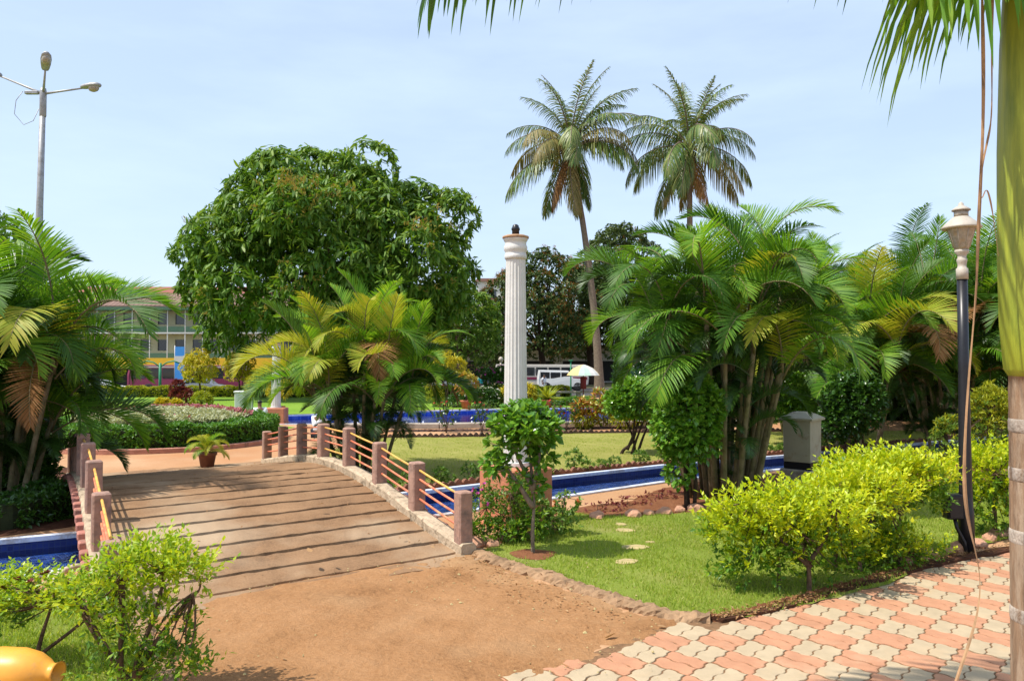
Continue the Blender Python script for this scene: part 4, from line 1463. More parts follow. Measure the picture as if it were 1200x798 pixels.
# ------------------------------------------------------------------ small trees, clipped crowns, shrubs
def shrub(name, label, cat, loc, stems, lobes, n, nleaf, size, tm, mat, seed, mat2=None, group=None, flower=None, bark='bark', axis=.6, radial=.7, down=.0, stem_r=.02, shell=(.55, 1.05), twig=18, fsize=None, upright=.3, part='foliage', shoot=0.0):
    """stems: list of polylines; lobes: list of (centre, radii)"""
    r = np.random.default_rng(seed)
    t = thing(name, label, cat, (loc[0], loc[1], 0), 0, group)
    vol = np.array([a[1][0] * a[1][1] + a[1][0] * a[1][2] for a in lobes])
    i = r.choice(len(lobes), n, p=vol / vol.sum())
    Cc = np.array([lobes[k][0] for k in i], float)
    Rr = np.array([lobes[k][1] for k in i], float)
    d = nrm(r.normal(size=(n, 3)) + [0, 0, .2])
    P = Cc + d * Rr * (r.uniform(*shell, n) ** .6)[:, None]
    P[:, 2] = np.maximum(P[:, 2], .03)
    A = nrm(d + [0, 0, upright] + r.normal(0, .3, (n, 3)))
    mb = MB()
    mats = [M[mat]]
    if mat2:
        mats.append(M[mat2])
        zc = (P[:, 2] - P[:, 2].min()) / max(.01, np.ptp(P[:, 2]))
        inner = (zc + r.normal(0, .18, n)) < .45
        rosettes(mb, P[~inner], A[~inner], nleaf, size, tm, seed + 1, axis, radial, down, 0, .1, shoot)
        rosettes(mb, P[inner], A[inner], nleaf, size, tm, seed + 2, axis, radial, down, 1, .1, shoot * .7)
    else:
        rosettes(mb, P, A, nleaf, size, tm, seed + 1, axis, radial, down, 0)
    mb.obj(part, mats, t)
    sb = MB()
    for st in stems:
        st = np.array(st, float)
        q = np.linspace(0, 1, len(st))
        s = np.linspace(0, 1, 12)
        C = np.stack([np.interp(s, q, st[:, k]) for k in range(3)], 1)
        for _ in range(3):
            C[1:-1] = (C[:-2] + 2 * C[1:-1] + C[2:]) / 4
        sr = stem_r * r.uniform(.8, 1.15)
        sb.tube(C, np.linspace(sr * 1.15, sr * .5, 12), 7)
    ends = [np.array(st[-1], float) for st in stems]
    mids = [np.array(st[len(st) // 2], float) for st in stems]
    if stems:
        for k in r.choice(n, min(twig, n), replace=False):
            e = P[k]
            s0 = ends[int(np.argmin([np.linalg.norm(e - x) for x in ends]))]
            mm = (s0 + e) / 2 + r.normal(0, .06, 3)
            q = np.linspace(0, 1, 6)[:, None]
            sb.tube((1 - q) ** 2 * s0 + 2 * q * (1 - q) * mm + q ** 2 * e, np.linspace(stem_r * .5, stem_r * .15, 6), 5, 0, cap=False)
        sb.obj('stem', M[bark], t)
    if flower:
        fm, fn, fs = flower
        k = r.choice(n, min(fn, n), replace=False)
        zf = np.argsort(-P[:, 2] + r.normal(0, .25, n) * np.ptp(P[:, 2]))[:max(fn * 3, 6)]
        k = r.choice(zf, min(fn, len(zf)), replace=False)
        for kk in k:
            fb = MB()
            rosettes(fb, P[kk:kk + 1] + A[kk:kk + 1] * size * .6, A[kk:kk + 1], 9, fs, lf_round(.8), seed + 8 + int(kk), .45, .8, -.2)
            fb.obj('flower', M[fm], t)
    return t


RL = lf_round(.55)
# small frangipani-like tree in the lawn
shrub('garden_tree', 'small tree with glossy leaves and thin forked trunk standing in the lawn before the column', 'tree', (.24, 8.78),
      [[(0, 0, -.05), (-.01, 0, .3), (.02, .02, .62), (.0, 0, .8)], [(0, 0, .74), (-.12, .05, 1.0), (-.24, .02, 1.25)], [(.0, 0, .74), (.06, 0, 1.05), (.10, .03, 1.35)], [(0, 0, .7), (-.02, .1, 1.0), (-.06, .12, 1.3)], [(0, 0, .55), (-.16, 0, .8), (-.3, 0, 1.0)]],
      [((-.10, 0, 1.47), (.40, .38, .20)), ((-.32, 0, 1.3), (.2, .22, .2)), ((.08, .05, 1.35), (.22, .26, .2)), ((-.1, .1, 1.6), (.26, .25, .14)), ((-.42, 0, 1.02), (.16, .16, .12)), ((.12, 0, 1.08), (.14, .14, .14)), ((-.14, .02, .84), (.12, .12, .10)), ((.04, 0, .78), (.09, .1, .10))],
      430, 5, .105, RL, 'ficus', 301, stem_r=.027, twig=30, down=.15, bark='bark_grey', shell=(.25, 1.05))
shrub('clipped_tree', 'clipped round tree with dark twisted multiple stems beyond the channel', 'tree', (2.95, 18.4),
      [[(-.35, 0, -.03), (-.3, 0, .12), (-.05, 0, .25), (.05, 0, .75)], [(-.1, 0, -.03), (0, 0, .3), (.2, 0, .8)], [(.0, .1, -.03), (-.02, .1, .35), (-.25, .05, .85)], [(.02, -.05, -.03), (.18, -.05, .45), (.42, 0, .9)], [(-.2, 0, .1), (-.05, 0, .45), (-.02, 0, .9)]],
      [((.06, 0, 1.32), (.72, .7, .46)), ((-.3, 0, 1.2), (.46, .5, .36)), ((.35, 0, 1.25), (.46, .5, .38)), ((.05, 0, 1.55), (.45, .45, .28))],
      1500, 6, .10, RL, 'ficus', 303, stem_r=.035, bark='bark_dark', twig=30, down=.1)
shrub('clipped_tree', 'tall leafy clipped tree on two thin stems in front of the largest palm', 'tree', (2.62, 11.5),
      [[(-.03, 0, -.03), (-.04, 0, .4), (-.05, 0, 1.0)], [(.10, .03, -.03), (.12, .03, .4), (.08, 0, 1.0)], [(.03, .1, -.03), (.0, .1, .5), (.1, .1, 1.0)]],
      [((.02, 0, 1.52), (.50, .46, .55)), ((-.08, 0, 1.15), (.44, .38, .40)), ((.0, 0, 1.86), (.34, .32, .30)), ((.3, .05, 1.45), (.26, .26, .3)), ((-.12, 0, .66), (.22, .24, .34)), ((.26, 0, 1.1), (.22, .24, .36))],
      1500, 6, .095, RL, 'ficus', 305, stem_r=.032, bark='bark_dark', twig=30, down=.2)
shrub('clipped_tree', 'dark clipped tree in the shade right of the grey cabinet', 'tree', (6.85, 15.6),
      [[(-.1, 0, -.03), (-.1, 0, .4), (-.1, 0, 1.0)], [(.1, 0, -.03), (.1, 0, .5), (.15, 0, 1.0)], [(.28, 0, -.03), (.25, 0, .5), (.25, 0, 1.0)]],
      [((.05, 0, 1.35), (.62, .6, .66)), ((-.2, 0, 1.0), (.42, .4, .42)), ((.2, 0, 1.7), (.4, .4, .34))], 1300, 6, .095, RL, 'ficus_dk', 307, stem_r=.03, bark='bark_dark', twig=20, down=.2)
shrub('clipped_tree', 'pale green rounded shrub behind the grey cabinet roof', 'shrub', (7.4, 20.4),
      [[(0, 0, -.03), (0, 0, .5), (0, 0, 1.0)], [(.2, 0, -.03), (.3, 0, .5), (.4, 0, 1.0)]],
      [((0, 0, 1.35), (.9, .7, .55)), ((.5, 0, 1.1), (.6, .5, .5)), ((-.4, 0, 1.05), (.5, .5, .45))], 1300, 6, .10, RL, 'ficus', 309, stem_r=.03, bark='bark_dark')
shrub('conifer_shrub', 'loose olive green shrub behind the garden lamp post', 'shrub', (9.2, 14.9),
      [[(0, 0, -.03), (0, 0, .5), (0, 0, 1.2)], [(.5, 0, -.03), (.55, 0, .5), (.6, 0, 1.0)]],
      [((-.05, 0, 1.05), (.42, .4, .62)), ((.1, 0, 1.4), (.28, .3, .4)), ((.65, 0, .95), (.36, .3, .5)), ((-.75, 0, .72), (.3, .3, .42))], 1000, 6, .10, lf_fold(.25), 'hedge_y', 311, 'herb', stem_r=.025)

# golden duranta bushes by the paving
DF = lf_fold(.5, .06)
DGp = 'golden bushes along the paved path'


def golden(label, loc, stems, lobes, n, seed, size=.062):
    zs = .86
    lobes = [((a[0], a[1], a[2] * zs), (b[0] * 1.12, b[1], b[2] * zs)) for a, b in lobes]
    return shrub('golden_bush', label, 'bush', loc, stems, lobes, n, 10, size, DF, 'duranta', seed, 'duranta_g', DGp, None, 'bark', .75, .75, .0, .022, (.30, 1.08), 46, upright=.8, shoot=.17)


golden('broad golden bush nearest the lawn, at the left end of the row by the paving', (2.72, 7.45),
       [[(.1, -.1, -.03), (.1, -.1, .3), (.0, 0, .62)], [(.12, -.1, .25), (-.15, 0, .5), (-.35, .1, .8)], [(-.15, 0, -.03), (-.15, 0, .3), (-.2, .1, .7)], [(.1, -.1, .3), (.3, 0, .5), (.4, 0, .8)]],
       [((-.15, 0, .88), (.50, .38, .20)), ((-.5, 0, .80), (.30, .3, .20)), ((.30, 0, .85), (.36, .36, .24)), ((-.35, 0, .42), (.34, .3, .30)), ((-.02, .1, 1.0), (.26, .2, .12)), ((.1, .1, .6), (.55, .3, .26)), ((-.45, .05, .22), (.3, .26, .2)), ((.35, .15, .35), (.4, .26, .3)), ((-.6, .1, .62), (.24, .24, .2))], 900, 401)
golden('golden bush second from the lawn end, with a dark forked stem', (3.60, 8.15),
       [[(.0, -.15, -.03), (.0, -.12, .3), (-.05, 0, .62)], [(.0, -.12, .3), (.2, 0, .55), (.32, 0, .85)], [(-.2, 0, -.03), (-.18, 0, .4), (-.22, 0, .75)]],
       [((-.05, 0, .88), (.46, .36, .22)), ((.30, 0, .98), (.30, .3, .20)), ((-.1, .1, .50), (.42, .28, .32)), ((.0, 0, 1.08), (.24, .22, .10)), ((.3, .15, .35), (.34, .24, .28))], 720, 409)
golden('tall golden bush with a slanting bare stem, beside the garden lamp', (4.30, 8.75),
       [[(-.22, -.30, -.03), (-.08, -.25, .25), (.05, -.15, .55), (.1, 0, .78)], [(.05, -.15, .5), (-.25, -.05, .75), (-.4, 0, .95)], [(.06, -.15, .55), (.28, 0, .8), (.4, 0, 1.0)]],
       [((-.05, 0, 1.08), (.48, .36, .20)), ((.30, 0, 1.04), (.38, .34, .24)), ((-.35, .1, .98), (.30, .3, .18)), ((.35, 0, .78), (.24, .24, .16)), ((.1, 0, 1.22), (.28, .24, .1)), ((-.5, .1, 1.05), (.26, .24, .16))], 720, 417)
golden('greener golden bush behind the garden lamp at the right end of the row', (6.1, 9.75),
       [[(0, 0, -.03), (0, 0, .4), (0, 0, .8)], [(.3, 0, -.03), (.35, 0, .4), (.4, 0, .8)]],
       [((-.05, 0, .82), (.50, .4, .45)), ((.45, 0, .8), (.45, .4, .45)), ((.1, 0, .45), (.6, .4, .36)), ((-.1, 0, 1.15), (.3, .3, .16)), ((.95, .2, .85), (.5, .4, .5))], 1000, 421)
golden('low green bush at the foot of the slanting stem, right of the forked one', (4.15, 8.30),
       [[(0, 0, -.03), (0, 0, .1), (0, 0, .2)]], [((0, 0, .20), (.26, .2, .16)), ((.35, .15, .16), (.22, .18, .13)), ((-.45, -.2, .16), (.22, .18, .14))], 240, 423, .05)
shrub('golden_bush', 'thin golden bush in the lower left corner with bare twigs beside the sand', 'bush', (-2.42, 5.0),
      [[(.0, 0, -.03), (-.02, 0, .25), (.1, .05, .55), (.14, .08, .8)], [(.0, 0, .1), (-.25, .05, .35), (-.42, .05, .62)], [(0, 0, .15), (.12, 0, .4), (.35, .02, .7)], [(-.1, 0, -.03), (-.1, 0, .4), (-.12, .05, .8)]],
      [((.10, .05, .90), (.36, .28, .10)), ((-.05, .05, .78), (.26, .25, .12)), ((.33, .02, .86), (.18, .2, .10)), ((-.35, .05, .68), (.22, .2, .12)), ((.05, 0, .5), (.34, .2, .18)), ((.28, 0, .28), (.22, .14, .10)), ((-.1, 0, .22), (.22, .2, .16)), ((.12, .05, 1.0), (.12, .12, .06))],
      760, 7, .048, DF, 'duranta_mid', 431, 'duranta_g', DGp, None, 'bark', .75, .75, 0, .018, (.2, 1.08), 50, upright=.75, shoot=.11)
lb = shrub('golden_bush', 'golden green bush with some red leaves at the left edge above the yellow tub', 'bush', (-3.42, 5.55),
      [[(.0, 0, -.03), (.05, 0, .3), (.1, .05, .6)], [(.0, 0, .1), (.3, .05, .4), (.42, .05, .55), (.55, .05, .62)]],
      [((0, .05, .72), (.36, .28, .16)), ((.32, .05, .66), (.26, .22, .13)), ((-.3, 0, .7), (.25, .25, .2)), ((.55, .1, .6), (.14, .14, .1)), ((-.35, .2, .42), (.2, .14, .14))],
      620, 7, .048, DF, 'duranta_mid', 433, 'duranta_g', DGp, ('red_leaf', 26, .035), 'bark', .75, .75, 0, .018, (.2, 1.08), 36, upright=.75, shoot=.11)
lb.scale = (1, 1, .76)

# plants around the pedestal
shrub('flower_bush', 'pink flowering herb bush at the end post of the bridge', 'bush', (-.32, 9.55), [[(0, 0, 0), (.02, 0, .2), (0, 0, .4)]],
      [((0, 0, .3), (.26, .25, .28)), ((.22, -.1, .16), (.26, .2, .15)), ((-.02, .1, .52), (.14, .14, .12))], 300, 6, .055, lf_fold(.4), 'herb', 501, flower=('magenta', 9, .035), stem_r=.01)
shrub('flower_bush', 'leafy green bush spilling against the lit left side of the terracotta pedestal', 'bush', (-.02, 9.35), [[(0, 0, 0), (.02, 0, .3), (0, 0, .6)]],
      [((-.05, .2, .34), (.26, .2, .30)), ((.1, .3, .55), (.22, .14, .24)), ((-.25, 0, .16), (.24, .2, .15)), ((.15, 0, .15), (.3, .2, .13)), ((-.12, .3, .72), (.16, .1, .2)), ((.12, .12, .45), (.2, .12, .26)), ((.3, .1, .22), (.2, .15, .2))], 560, 6, .06, lf_fold(.45), 'herb', 503, 'duranta_g', stem_r=.01, flower=('orange_petal', 3, .03))
shrub('rose_bush', 'low rose bush with orange blooms right of the pedestal', 'bush', (.62, 9.8), [[(0, 0, 0), (.02, 0, .25), (.05, 0, .5)], [(0, 0, 0), (-.1, 0, .2), (-.2, 0, .3)]],
      [((-.1, 0, .18), (.34, .25, .16)), ((.08, 0, .42), (.16, .15, .14)), ((-.3, .1, .28), (.2, .2, .16))], 260, 6, .06, lf_fold(.5), 'herb', 505, flower=('orange_petal', 5, .045), stem_r=.01)

# ------------------------------------------------------------------ edging, beds, hedges
def arc_len(P, step):
    P = np.array(P, float)
    d = np.r_[0, np.cumsum(np.linalg.norm(np.diff(P, axis=0), axis=1))]
    s = np.arange(0, d[-1], step)
    return np.stack([np.interp(s, d, P[:, 0]), np.interp(s, d, P[:, 1])], 1)


def edging(label, pts, seed, sz=.13, mat='brick_edge'):
    r = np.random.default_rng(seed)
    Q = arc_len(pts, sz * .98)
    T = nrm(np.gradient(Q, axis=0))
    mb = MB()
    for p, t_ in zip(Q, T):
        a = math.atan2(t_[1], t_[0])
        h = sz * .5 * r.uniform(.75, 1.25)
        w = sz * .5
        prof = np.array([(-w, -.05), (w, -.05), (w, h * .45), (w * .45, h * 1.0), (0, h * 1.25), (-w * .45, h), (-w, h * .45)])
        th = .035
        n = len(prof)
        V = np.array([(x, y, z) for y in (-th, th) for x, z in prof])
        V = rotz(V, a + r.normal(0, .15)) + np.array([p[0], p[1], .012])
        mb.add(V, [np.array([[k, (k + 1) % n, n + (k + 1) % n, n + k] for k in range(n)]), np.arange(n)[::-1][None], (np.arange(n) + n)[None]])
    o = mb.obj('brick_edging', M[mat])
    return tag(o, label, 'edging')


off = lambda P, d: [tuple(np.array(p) + d * n_) for p, n_ in zip(P, (lambda T: np.stack([-T[:, 1], T[:, 0]], 1))(nrm(np.gradient(np.array(P, float), axis=0))))]
edging('scalloped brick edging along the far side of the diagonal blue channel', off(CH_FAR[4:], .30), 1, .15)
edging('scalloped brick edging along the back of the island lawn, before the beige path', [(-4.2, 22.3), (-1, 22.6), (2.2, 23.7), (9, 24.4)], 2, .17, 'edge_dark')
ridge('kerb', [(-4.0, 24.2), (-1, 24.5), (3, 25.4), (8, 26)], .14, .07, M['edge_dark'], 3, .012)

# low plants on the bank of the island, one after the other along the edging
r = np.random.default_rng(77)
B = off(CH_FAR[4:11], .55)
BQ = arc_len(B, .62)
looks = ['small leafy seedling', 'low spreading weed', 'young upright herb', 'bushy little herb']
base_pl = {}
for k in range(4):
    base_pl[k] = None
for i, p in enumerate(BQ[:22]):
    k = i % 4
    if base_pl[k] is None:
        base_pl[k] = shrub('bank_plant', 'small herb in the row planted along the far edge of the diagonal channel', 'plant', p, [[(0, 0, 0), (.02, 0, .08), (0, 0, .14)]],
                           [((0, 0, .13 + .02 * k), (.2 - .02 * k, .18, .10 + .02 * k)), ((.16, .05, .09), (.13, .12, .08))], 70, 6, .07, lf_fold(.42), 'herb', 600 + k, group='small herbs along the channel edge', stem_r=.008, twig=6)
    else:
        dup(base_pl[k], (p[0] + r.normal(0, .05), p[1] + r.normal(0, .08), 0), r.uniform(0, 6), scale=r.uniform(.7, 1.3))

# stones: edging of the flower bed, and at the foot of the lamp
def stone_mesh(seed, s=(.13, .09, .07)):
    r_ = np.random.default_rng(seed)
    bm = bmesh.new()
    bmesh.ops.create_icosphere(bm, subdivisions=2, radius=1)
    for v in bm.verts:
        q = v.co.copy()
        v.co *= 1 + .16 * math.sin(q.x * 3 + seed) + .12 * math.sin(q.y * 4 + seed * 2) + r_.normal(0, .035)
        v.co = Vector((v.co.x * s[0], v.co.y * s[1], v.co.z * s[2]))
    me = bpy.data.meshes.new('edge_stone')
    bm.to_mesh(me)
    bm.free()
    me.materials.append(M['stone'])
    return me


SM = [stone_mesh(k) for k in range(4)]
lab_st = {'a': ('rough reddish stone edging the flower bed by the bridge end post and pedestal', 'stones edging the pedestal bed'), 'b': ('rough reddish stone in the row behind the lamp post by the paving', 'stones beside the lamp post'),
          'c': ('rough stone in the row bordering the red soil bed before the largest palm', 'stones bordering the red bed')}
pts_a = [g(558, 640), g(566, 638), g(578, 640), g(592, 634), g(606, 630), g(622, 632), g(640, 622)]
pts_b = [g(1092, 652), g(1108, 648), g(1122, 646), g(1146, 641), g(1160, 634), g(1172, 629), g(1184, 627), g(1060, 662), g(1078, 658)]
pts_c = [g(x, y) for x, y in [(742, 606), (760, 604), (778, 603), (796, 600), (815, 599), (832, 596), (848, 592), (700, 608)]]
for key, pts in (('a', pts_a), ('b', pts_b), ('c', pts_c)):
    for p in pts:
        o = bpy.data.objects.new('edge_stone', SM[int(r.integers(0, 4))])
        COL.objects.link(o)
        o.location = (p[0], p[1], .03)
        o.rotation_euler.z = r.uniform(0, 6)
        o.scale = (r.uniform(.75, 1.2),) * 3
        tag(o, lab_st[key][0], 'stone', lab_st[key][1])
# stepping stones in the lawn
for k, (x, y, lab) in enumerate([(734, 660, 'flat stepping stone nearest the paving'), (744, 643, 'largest flat stepping stone, second from the paving'), (762, 637, 'tiny flat stepping stone beside the largest one'), (733, 623, 'flat stepping stone third up the lawn'), (728, 616, 'farthest flat stepping stone near the long column shadow')]):
    p = g(x, y)
    w = (.13, .15, .05, .12, .08)[k]
    a = np.linspace(0, 6.28, 14, endpoint=False)
    rr_ = (1 + .15 * np.sin(a * 2 + k) + .07 * np.sin(a * 5 + k))
    V = np.concatenate([np.c_[np.cos(a) * w * rr_ * s, np.sin(a) * w * .8 * rr_ * s, np.full(14, z)] for s, z in ((1, -.02), (1, .008), (.9, .014))])
    Q = np.array([[j * 14 + i, j * 14 + (i + 1) % 14, (j + 1) * 14 + (i + 1) % 14, (j + 1) * 14 + i] for j in (0, 1) for i in range(14)])
    o = MB().add(V, [Q, (np.arange(14) + 28)[None]]).obj('stepping_stone', M['step_stone'], None, (p[0], p[1], .016))
    tag(o, lab, 'stepping stone')


def blade_cloud(poly, n, h, seed, z=.014, clump=0.5, avoid=()):
    r_ = np.random.default_rng(seed)
    P = np.array(poly)
    lo, hi = P.min(0), P.max(0)
    q = r_.uniform(lo, hi, (n, 2))
    # even-odd test
    ins = np.zeros(n, bool)
    for a, b in zip(P, np.roll(P, -1, 0)):
        c = ((a[1] > q[:, 1]) != (b[1] > q[:, 1]))
        x = (b[0] - a[0]) * (q[:, 1] - a[1]) / (b[1] - a[1] + 1e-12) + a[0]
        ins ^= c & (q[:, 0] < x)
    q = q[ins]
    f = np.sin(q[:, 0] * 3.1 + 1) * np.sin(q[:, 1] * 2.7) + .6 * np.sin(q[:, 0] * 9 + q[:, 1] * 7) + r_.normal(0, .6, len(q))
    q = q[f > -clump]
    for x, y, rad in avoid:
        q = q[(q[:, 0] - x) ** 2 + (q[:, 1] - y) ** 2 > rad ** 2 * (1 + .5 * np.sin(7 * np.arctan2(q[:, 1] - y, q[:, 0] - x)))]
    m = len(q)
    D = nrm(np.c_[r_.normal(0, .45, (m, 2)), np.ones(m)])
    tm = (np.array([[0, .11, 0], [0, -.11, 0], [.6, .06, .0], [.6, -.06, 0], [1, 0, .12]]), [np.array([[0, 1, 3, 2]]), np.array([[2, 3, 4]])])
    return MB().leaves(tm, np.c_[q, np.full(m, z)], frames(D, r_.uniform(0, 6.28, m)), h * r_.uniform(.5, 1.5, m))


AV = [(.24, 8.78, .24)] + [(g(x, y)[0], g(x, y)[1], w) for (x, y), w in zip([(734, 660), (744, 643), (733, 623), (728, 616)], (.10, .12, .09, .06))]
o = blade_cloud(LAWN_NEAR, 230000, .034, 5, avoid=AV, clump=.75).obj('grass', M['grass'])
stuff(o, 'short bright green grass of the near lawn', 'grass')
o = blade_cloud(LB, 30000, .045, 6, clump=1.2).obj('grass', M['grass'])
stuff(o, 'grass on the bank at the lower left under the golden bushes', 'grass')
o = blade_cloud(IS, 120000, .03, 7, .006, clump=.35).obj('grass', M['grass'])
stuff(o, 'thin dry grass of the island lawn beyond the channel', 'grass')
# soil ring round the small tree
a = np.linspace(0, 6.28, 24, endpoint=False)
V = np.c_[np.cos(a) * .26 * (1 + .12 * np.sin(3 * a)), np.sin(a) * .24 * (1 + .1 * np.sin(4 * a)), np.full(24, .021)]
struct(MB().add(np.concatenate([V, [[0, 0, .05]]]) + [.24, 8.78, 0], np.array([[k, (k + 1) % 24, 24] for k in range(24)])).obj('soil_ring', M['red_soil']))


def hedge(name, label, cat, path, w, h, n, seed, mat, size=.07, closed=False, z0=0.0, tm=None, kind=None, core='hedge_core'):
    r_ = np.random.default_rng(seed)
    P = np.array(path, float)
    if closed:
        P = np.concatenate([P, P[:1]])
    d = np.r_[0, np.cumsum(np.linalg.norm(np.diff(P, axis=0), axis=1))]
    s = r_.uniform(0, d[-1], n)
    C = np.stack([np.interp(s, d, P[:, 0]), np.interp(s, d, P[:, 1])], 1)
    C2 = np.stack([np.interp(np.minimum(s + .05, d[-1]), d, P[:, 0]), np.interp(np.minimum(s + .05, d[-1]), d, P[:, 1])], 1)
    T = nrm(C2 - C + 1e-9)
    N = np.stack([-T[:, 1], T[:, 0]], 1)
    cap = r_.uniform(0, 1, n) < (0 if closed else min(.2, 2 * w / (d[-1] + 2 * w)))
    per = r_.uniform(0, 2 * h + w, n)
    side = np.where(per < h, -1, np.where(per > h + w, 1, 0))
    x = np.where(side == 0, per - h - w / 2, side * w / 2)
    z = np.where(side == 0, h, np.where(side < 0, per, 2 * h + w - per))
    z = z + .045 * np.sin(s * 3.3) * (z / h) + .03 * np.sin(s * 8.1 + 1) + r_.normal(0, .025, n)
    x = x + r_.normal(0, .03, n)
    C = np.where(cap[:, None], np.where((s < d[-1] / 2)[:, None], P[0] + (C - C), P[-1] + (C - C)), C)
    x = np.where(cap, r_.uniform(-w / 2, w / 2, n), x)
    z = np.where(cap, r_.uniform(0, h, n), z)
    V = np.c_[C + N * x[:, None], np.maximum(z, .02) + z0]
    A = np.c_[N * side[:, None] * 1.0, np.where(side == 0, 1, .35)]
    mb = MB()
    rosettes(mb, V, A + r_.normal(0, .25, (n, 3)), 6, size, tm or lf_fold(.45), seed + 1, .6, .75, 0)
    # twiggy core
    k = max(8, int(d[-1] / .3))
    ss = np.linspace(0 if closed else min(.2, w * .3), d[-1] if closed else d[-1] - min(.2, w * .3), k)
    Cc = np.stack([np.interp(ss, d, P[:, 0]), np.interp(ss, d, P[:, 1])], 1)
    Tc = nrm(np.gradient(Cc, axis=0))
    Nc = np.stack([-Tc[:, 1], Tc[:, 0]], 1)
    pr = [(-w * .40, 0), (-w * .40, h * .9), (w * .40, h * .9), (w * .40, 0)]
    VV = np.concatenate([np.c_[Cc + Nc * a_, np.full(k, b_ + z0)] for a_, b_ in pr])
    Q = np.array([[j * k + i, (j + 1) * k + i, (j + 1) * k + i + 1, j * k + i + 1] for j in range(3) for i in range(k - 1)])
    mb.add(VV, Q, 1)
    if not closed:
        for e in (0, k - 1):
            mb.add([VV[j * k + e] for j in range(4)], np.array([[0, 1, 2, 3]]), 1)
    o_ = mb.obj(name, [M[mat], M['hedge_core']])
    return tag(o_, label, cat, kind=kind)


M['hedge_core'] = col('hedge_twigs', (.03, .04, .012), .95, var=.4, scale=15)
BC, BR = np.array([-9.65, 21.45]), 3.0
ang = np.linspace(0, 2 * np.pi, 60, endpoint=False)
ring = lambda R: [tuple(BC + R * np.array([math.cos(a), math.sin(a)])) for a in ang]
hedge('ring_hedge', 'clipped dark green ring hedge round the circular flower bed', 'hedge', ring(BR - .35), .62, .58, 9000, 701, 'hedge', .085, True)
Q = ring(BR + .12)
mb = MB()
k = len(Q)
R1 = np.array(ring(BR + .22)); R0 = np.array(ring(BR + .06))
V = np.concatenate([np.c_[R1, np.full(k, -.02)], np.c_[R1, np.full(k, .11)], np.c_[R0, np.full(k, .12)], np.c_[R0, np.full(k, -.02)]])
mb.add(V, np.array([[j * k + i, j * k + (i + 1) % k, (j + 1) * k + (i + 1) % k, (j + 1) * k + i] for j in range(3) for i in range(k)]))
struct(mb.obj('kerb', M['kerb_pink']))
# flowers inside the ring: a low dome of pale ground cover with rosy drifts
r = np.random.default_rng(9)
n = 9000
rad_ = (BR - .75) * np.sqrt(r.uniform(0, 1, n)); th_ = r.uniform(0, 6.283, n)
P = np.c_[BC[0] + rad_ * np.cos(th_), BC[1] + rad_ * np.sin(th_), .50 + .34 * (1 - (rad_ / BR) ** 2) + r.normal(0, .035, n)]
f = np.sin((P[:, 1] - BC[1]) * 1.9 + .5 * np.sin(P[:, 0] * .8)) + r.normal(0, .22, n)
rosy = (f > .62) & (P[:, 1] - BC[1] > -1.6)
up = np.tile([0, 0, 1.0], (n, 1)) + r.normal(0, .3, (n, 3))
mb = MB(); rosettes(mb, P[~rosy], up[~rosy], 6, .10, lf_fold(.5), 711, .5, .8, 0)
# mound of soil beneath
gx = [(0, .5 + .32)] + [((BR - .6) * s, .44 + .34 * (1 - (s * .86) ** 2)) for s in np.linspace(.1, 1, 8)]
mm = MB().lathe([(max(.01, a_), b_) for a_, b_ in gx][::-1] , 40, 1, (BC[0], BC[1], -.06))
mb.V += mm.V; mb.F += [(f_ + mb.n, m_, s_) for f_, m_, s_ in mm.F]; mb.n += mm.n
o = mb.obj('ground_cover', [M['pale_leaf'], M['hedge_core']])
stuff(o, 'pale silvery ground cover filling the circular flower bed', 'ground cover')
mb = MB(); rosettes(mb, P[rosy] + [0, 0, .04], up[rosy], 6, .095, lf_round(.6), 713, .5, .8, 0)
o = mb.obj('flower_drift', M['rosy'])
stuff(o, 'drifts of rosy purple flowers across the circular bed', 'flowers')
for x, y, s, lab, mt in [(-10.6, 23.3, .22, 'yellow ball shrub at the back of the circular flower bed, left', 'yellow_leaf'), (-10.2, 23.35, .18, 'smaller yellow shrub beside the yellow ball in the circular bed', 'yellow_leaf')]:
    shrub('ball_shrub', lab, 'shrub', (x, y), [[(0, 0, .3), (0, 0, .6), (0, 0, .8)]], [((0, 0, .86), (s, s, s))], 240, 6, .10, lf_fold(.5), mt, int(x * -100), stem_r=.02)
shrub('ball_shrub', 'yellow ball shrub on the left lawn before the clipped golden tree', 'shrub', (-13.3, 33), [[(0, 0, 0), (0, 0, .2), (0, 0, .4)]], [((0, 0, .5), (.42, .42, .42))], 320, 6, .11, lf_fold(.5), 'hedge_y', 721)
shrub('croton_shrub', 'dark red croton bush on the left lawn under the golden trees', 'shrub', (-14.6, 34), [[(0, 0, 0), (0, 0, .3), (0, 0, .6)]], [((0, 0, .65), (.5, .45, .42)), ((-.2, 0, 1.05), (.28, .28, .32))], 320, 6, .16, lf_fold(.4), 'red_leaf', 723)
hedge('boundary_hedge', 'long golden green clipped hedge along the street behind the lawns', 'hedge', [(-45, 47.5), (-20, 48.2), (3.6, 49.2)], .8, .58, 14000, 731, 'hedge_y', .12)
hedge('boundary_hedge', 'dark clipped hedge piece between the parapet and the far lawn near the parked jeep', 'hedge', [(.8, 38.6), (4.8, 38.9)], .5, .30, 1500, 733, 'hedge', .10)
hedge('bank_hedge', 'low leafy dark planting along the shaded bank under the left palm', 'plants', [(-13.5, 9.3), (-9, 9.35), (-6.9, 10.2), (-6.6, 11.4)], .9, .36, 3200, 735, 'ficus_dk', .085)
hedge('back_hedge', 'tall dark shrubbery behind the stems of the left edge palm', 'hedge', [(-16, 13.0), (-9.6, 13.4), (-8.1, 13.2)], .9, 1.7, 7000, 739, 'ficus_dk', .13)
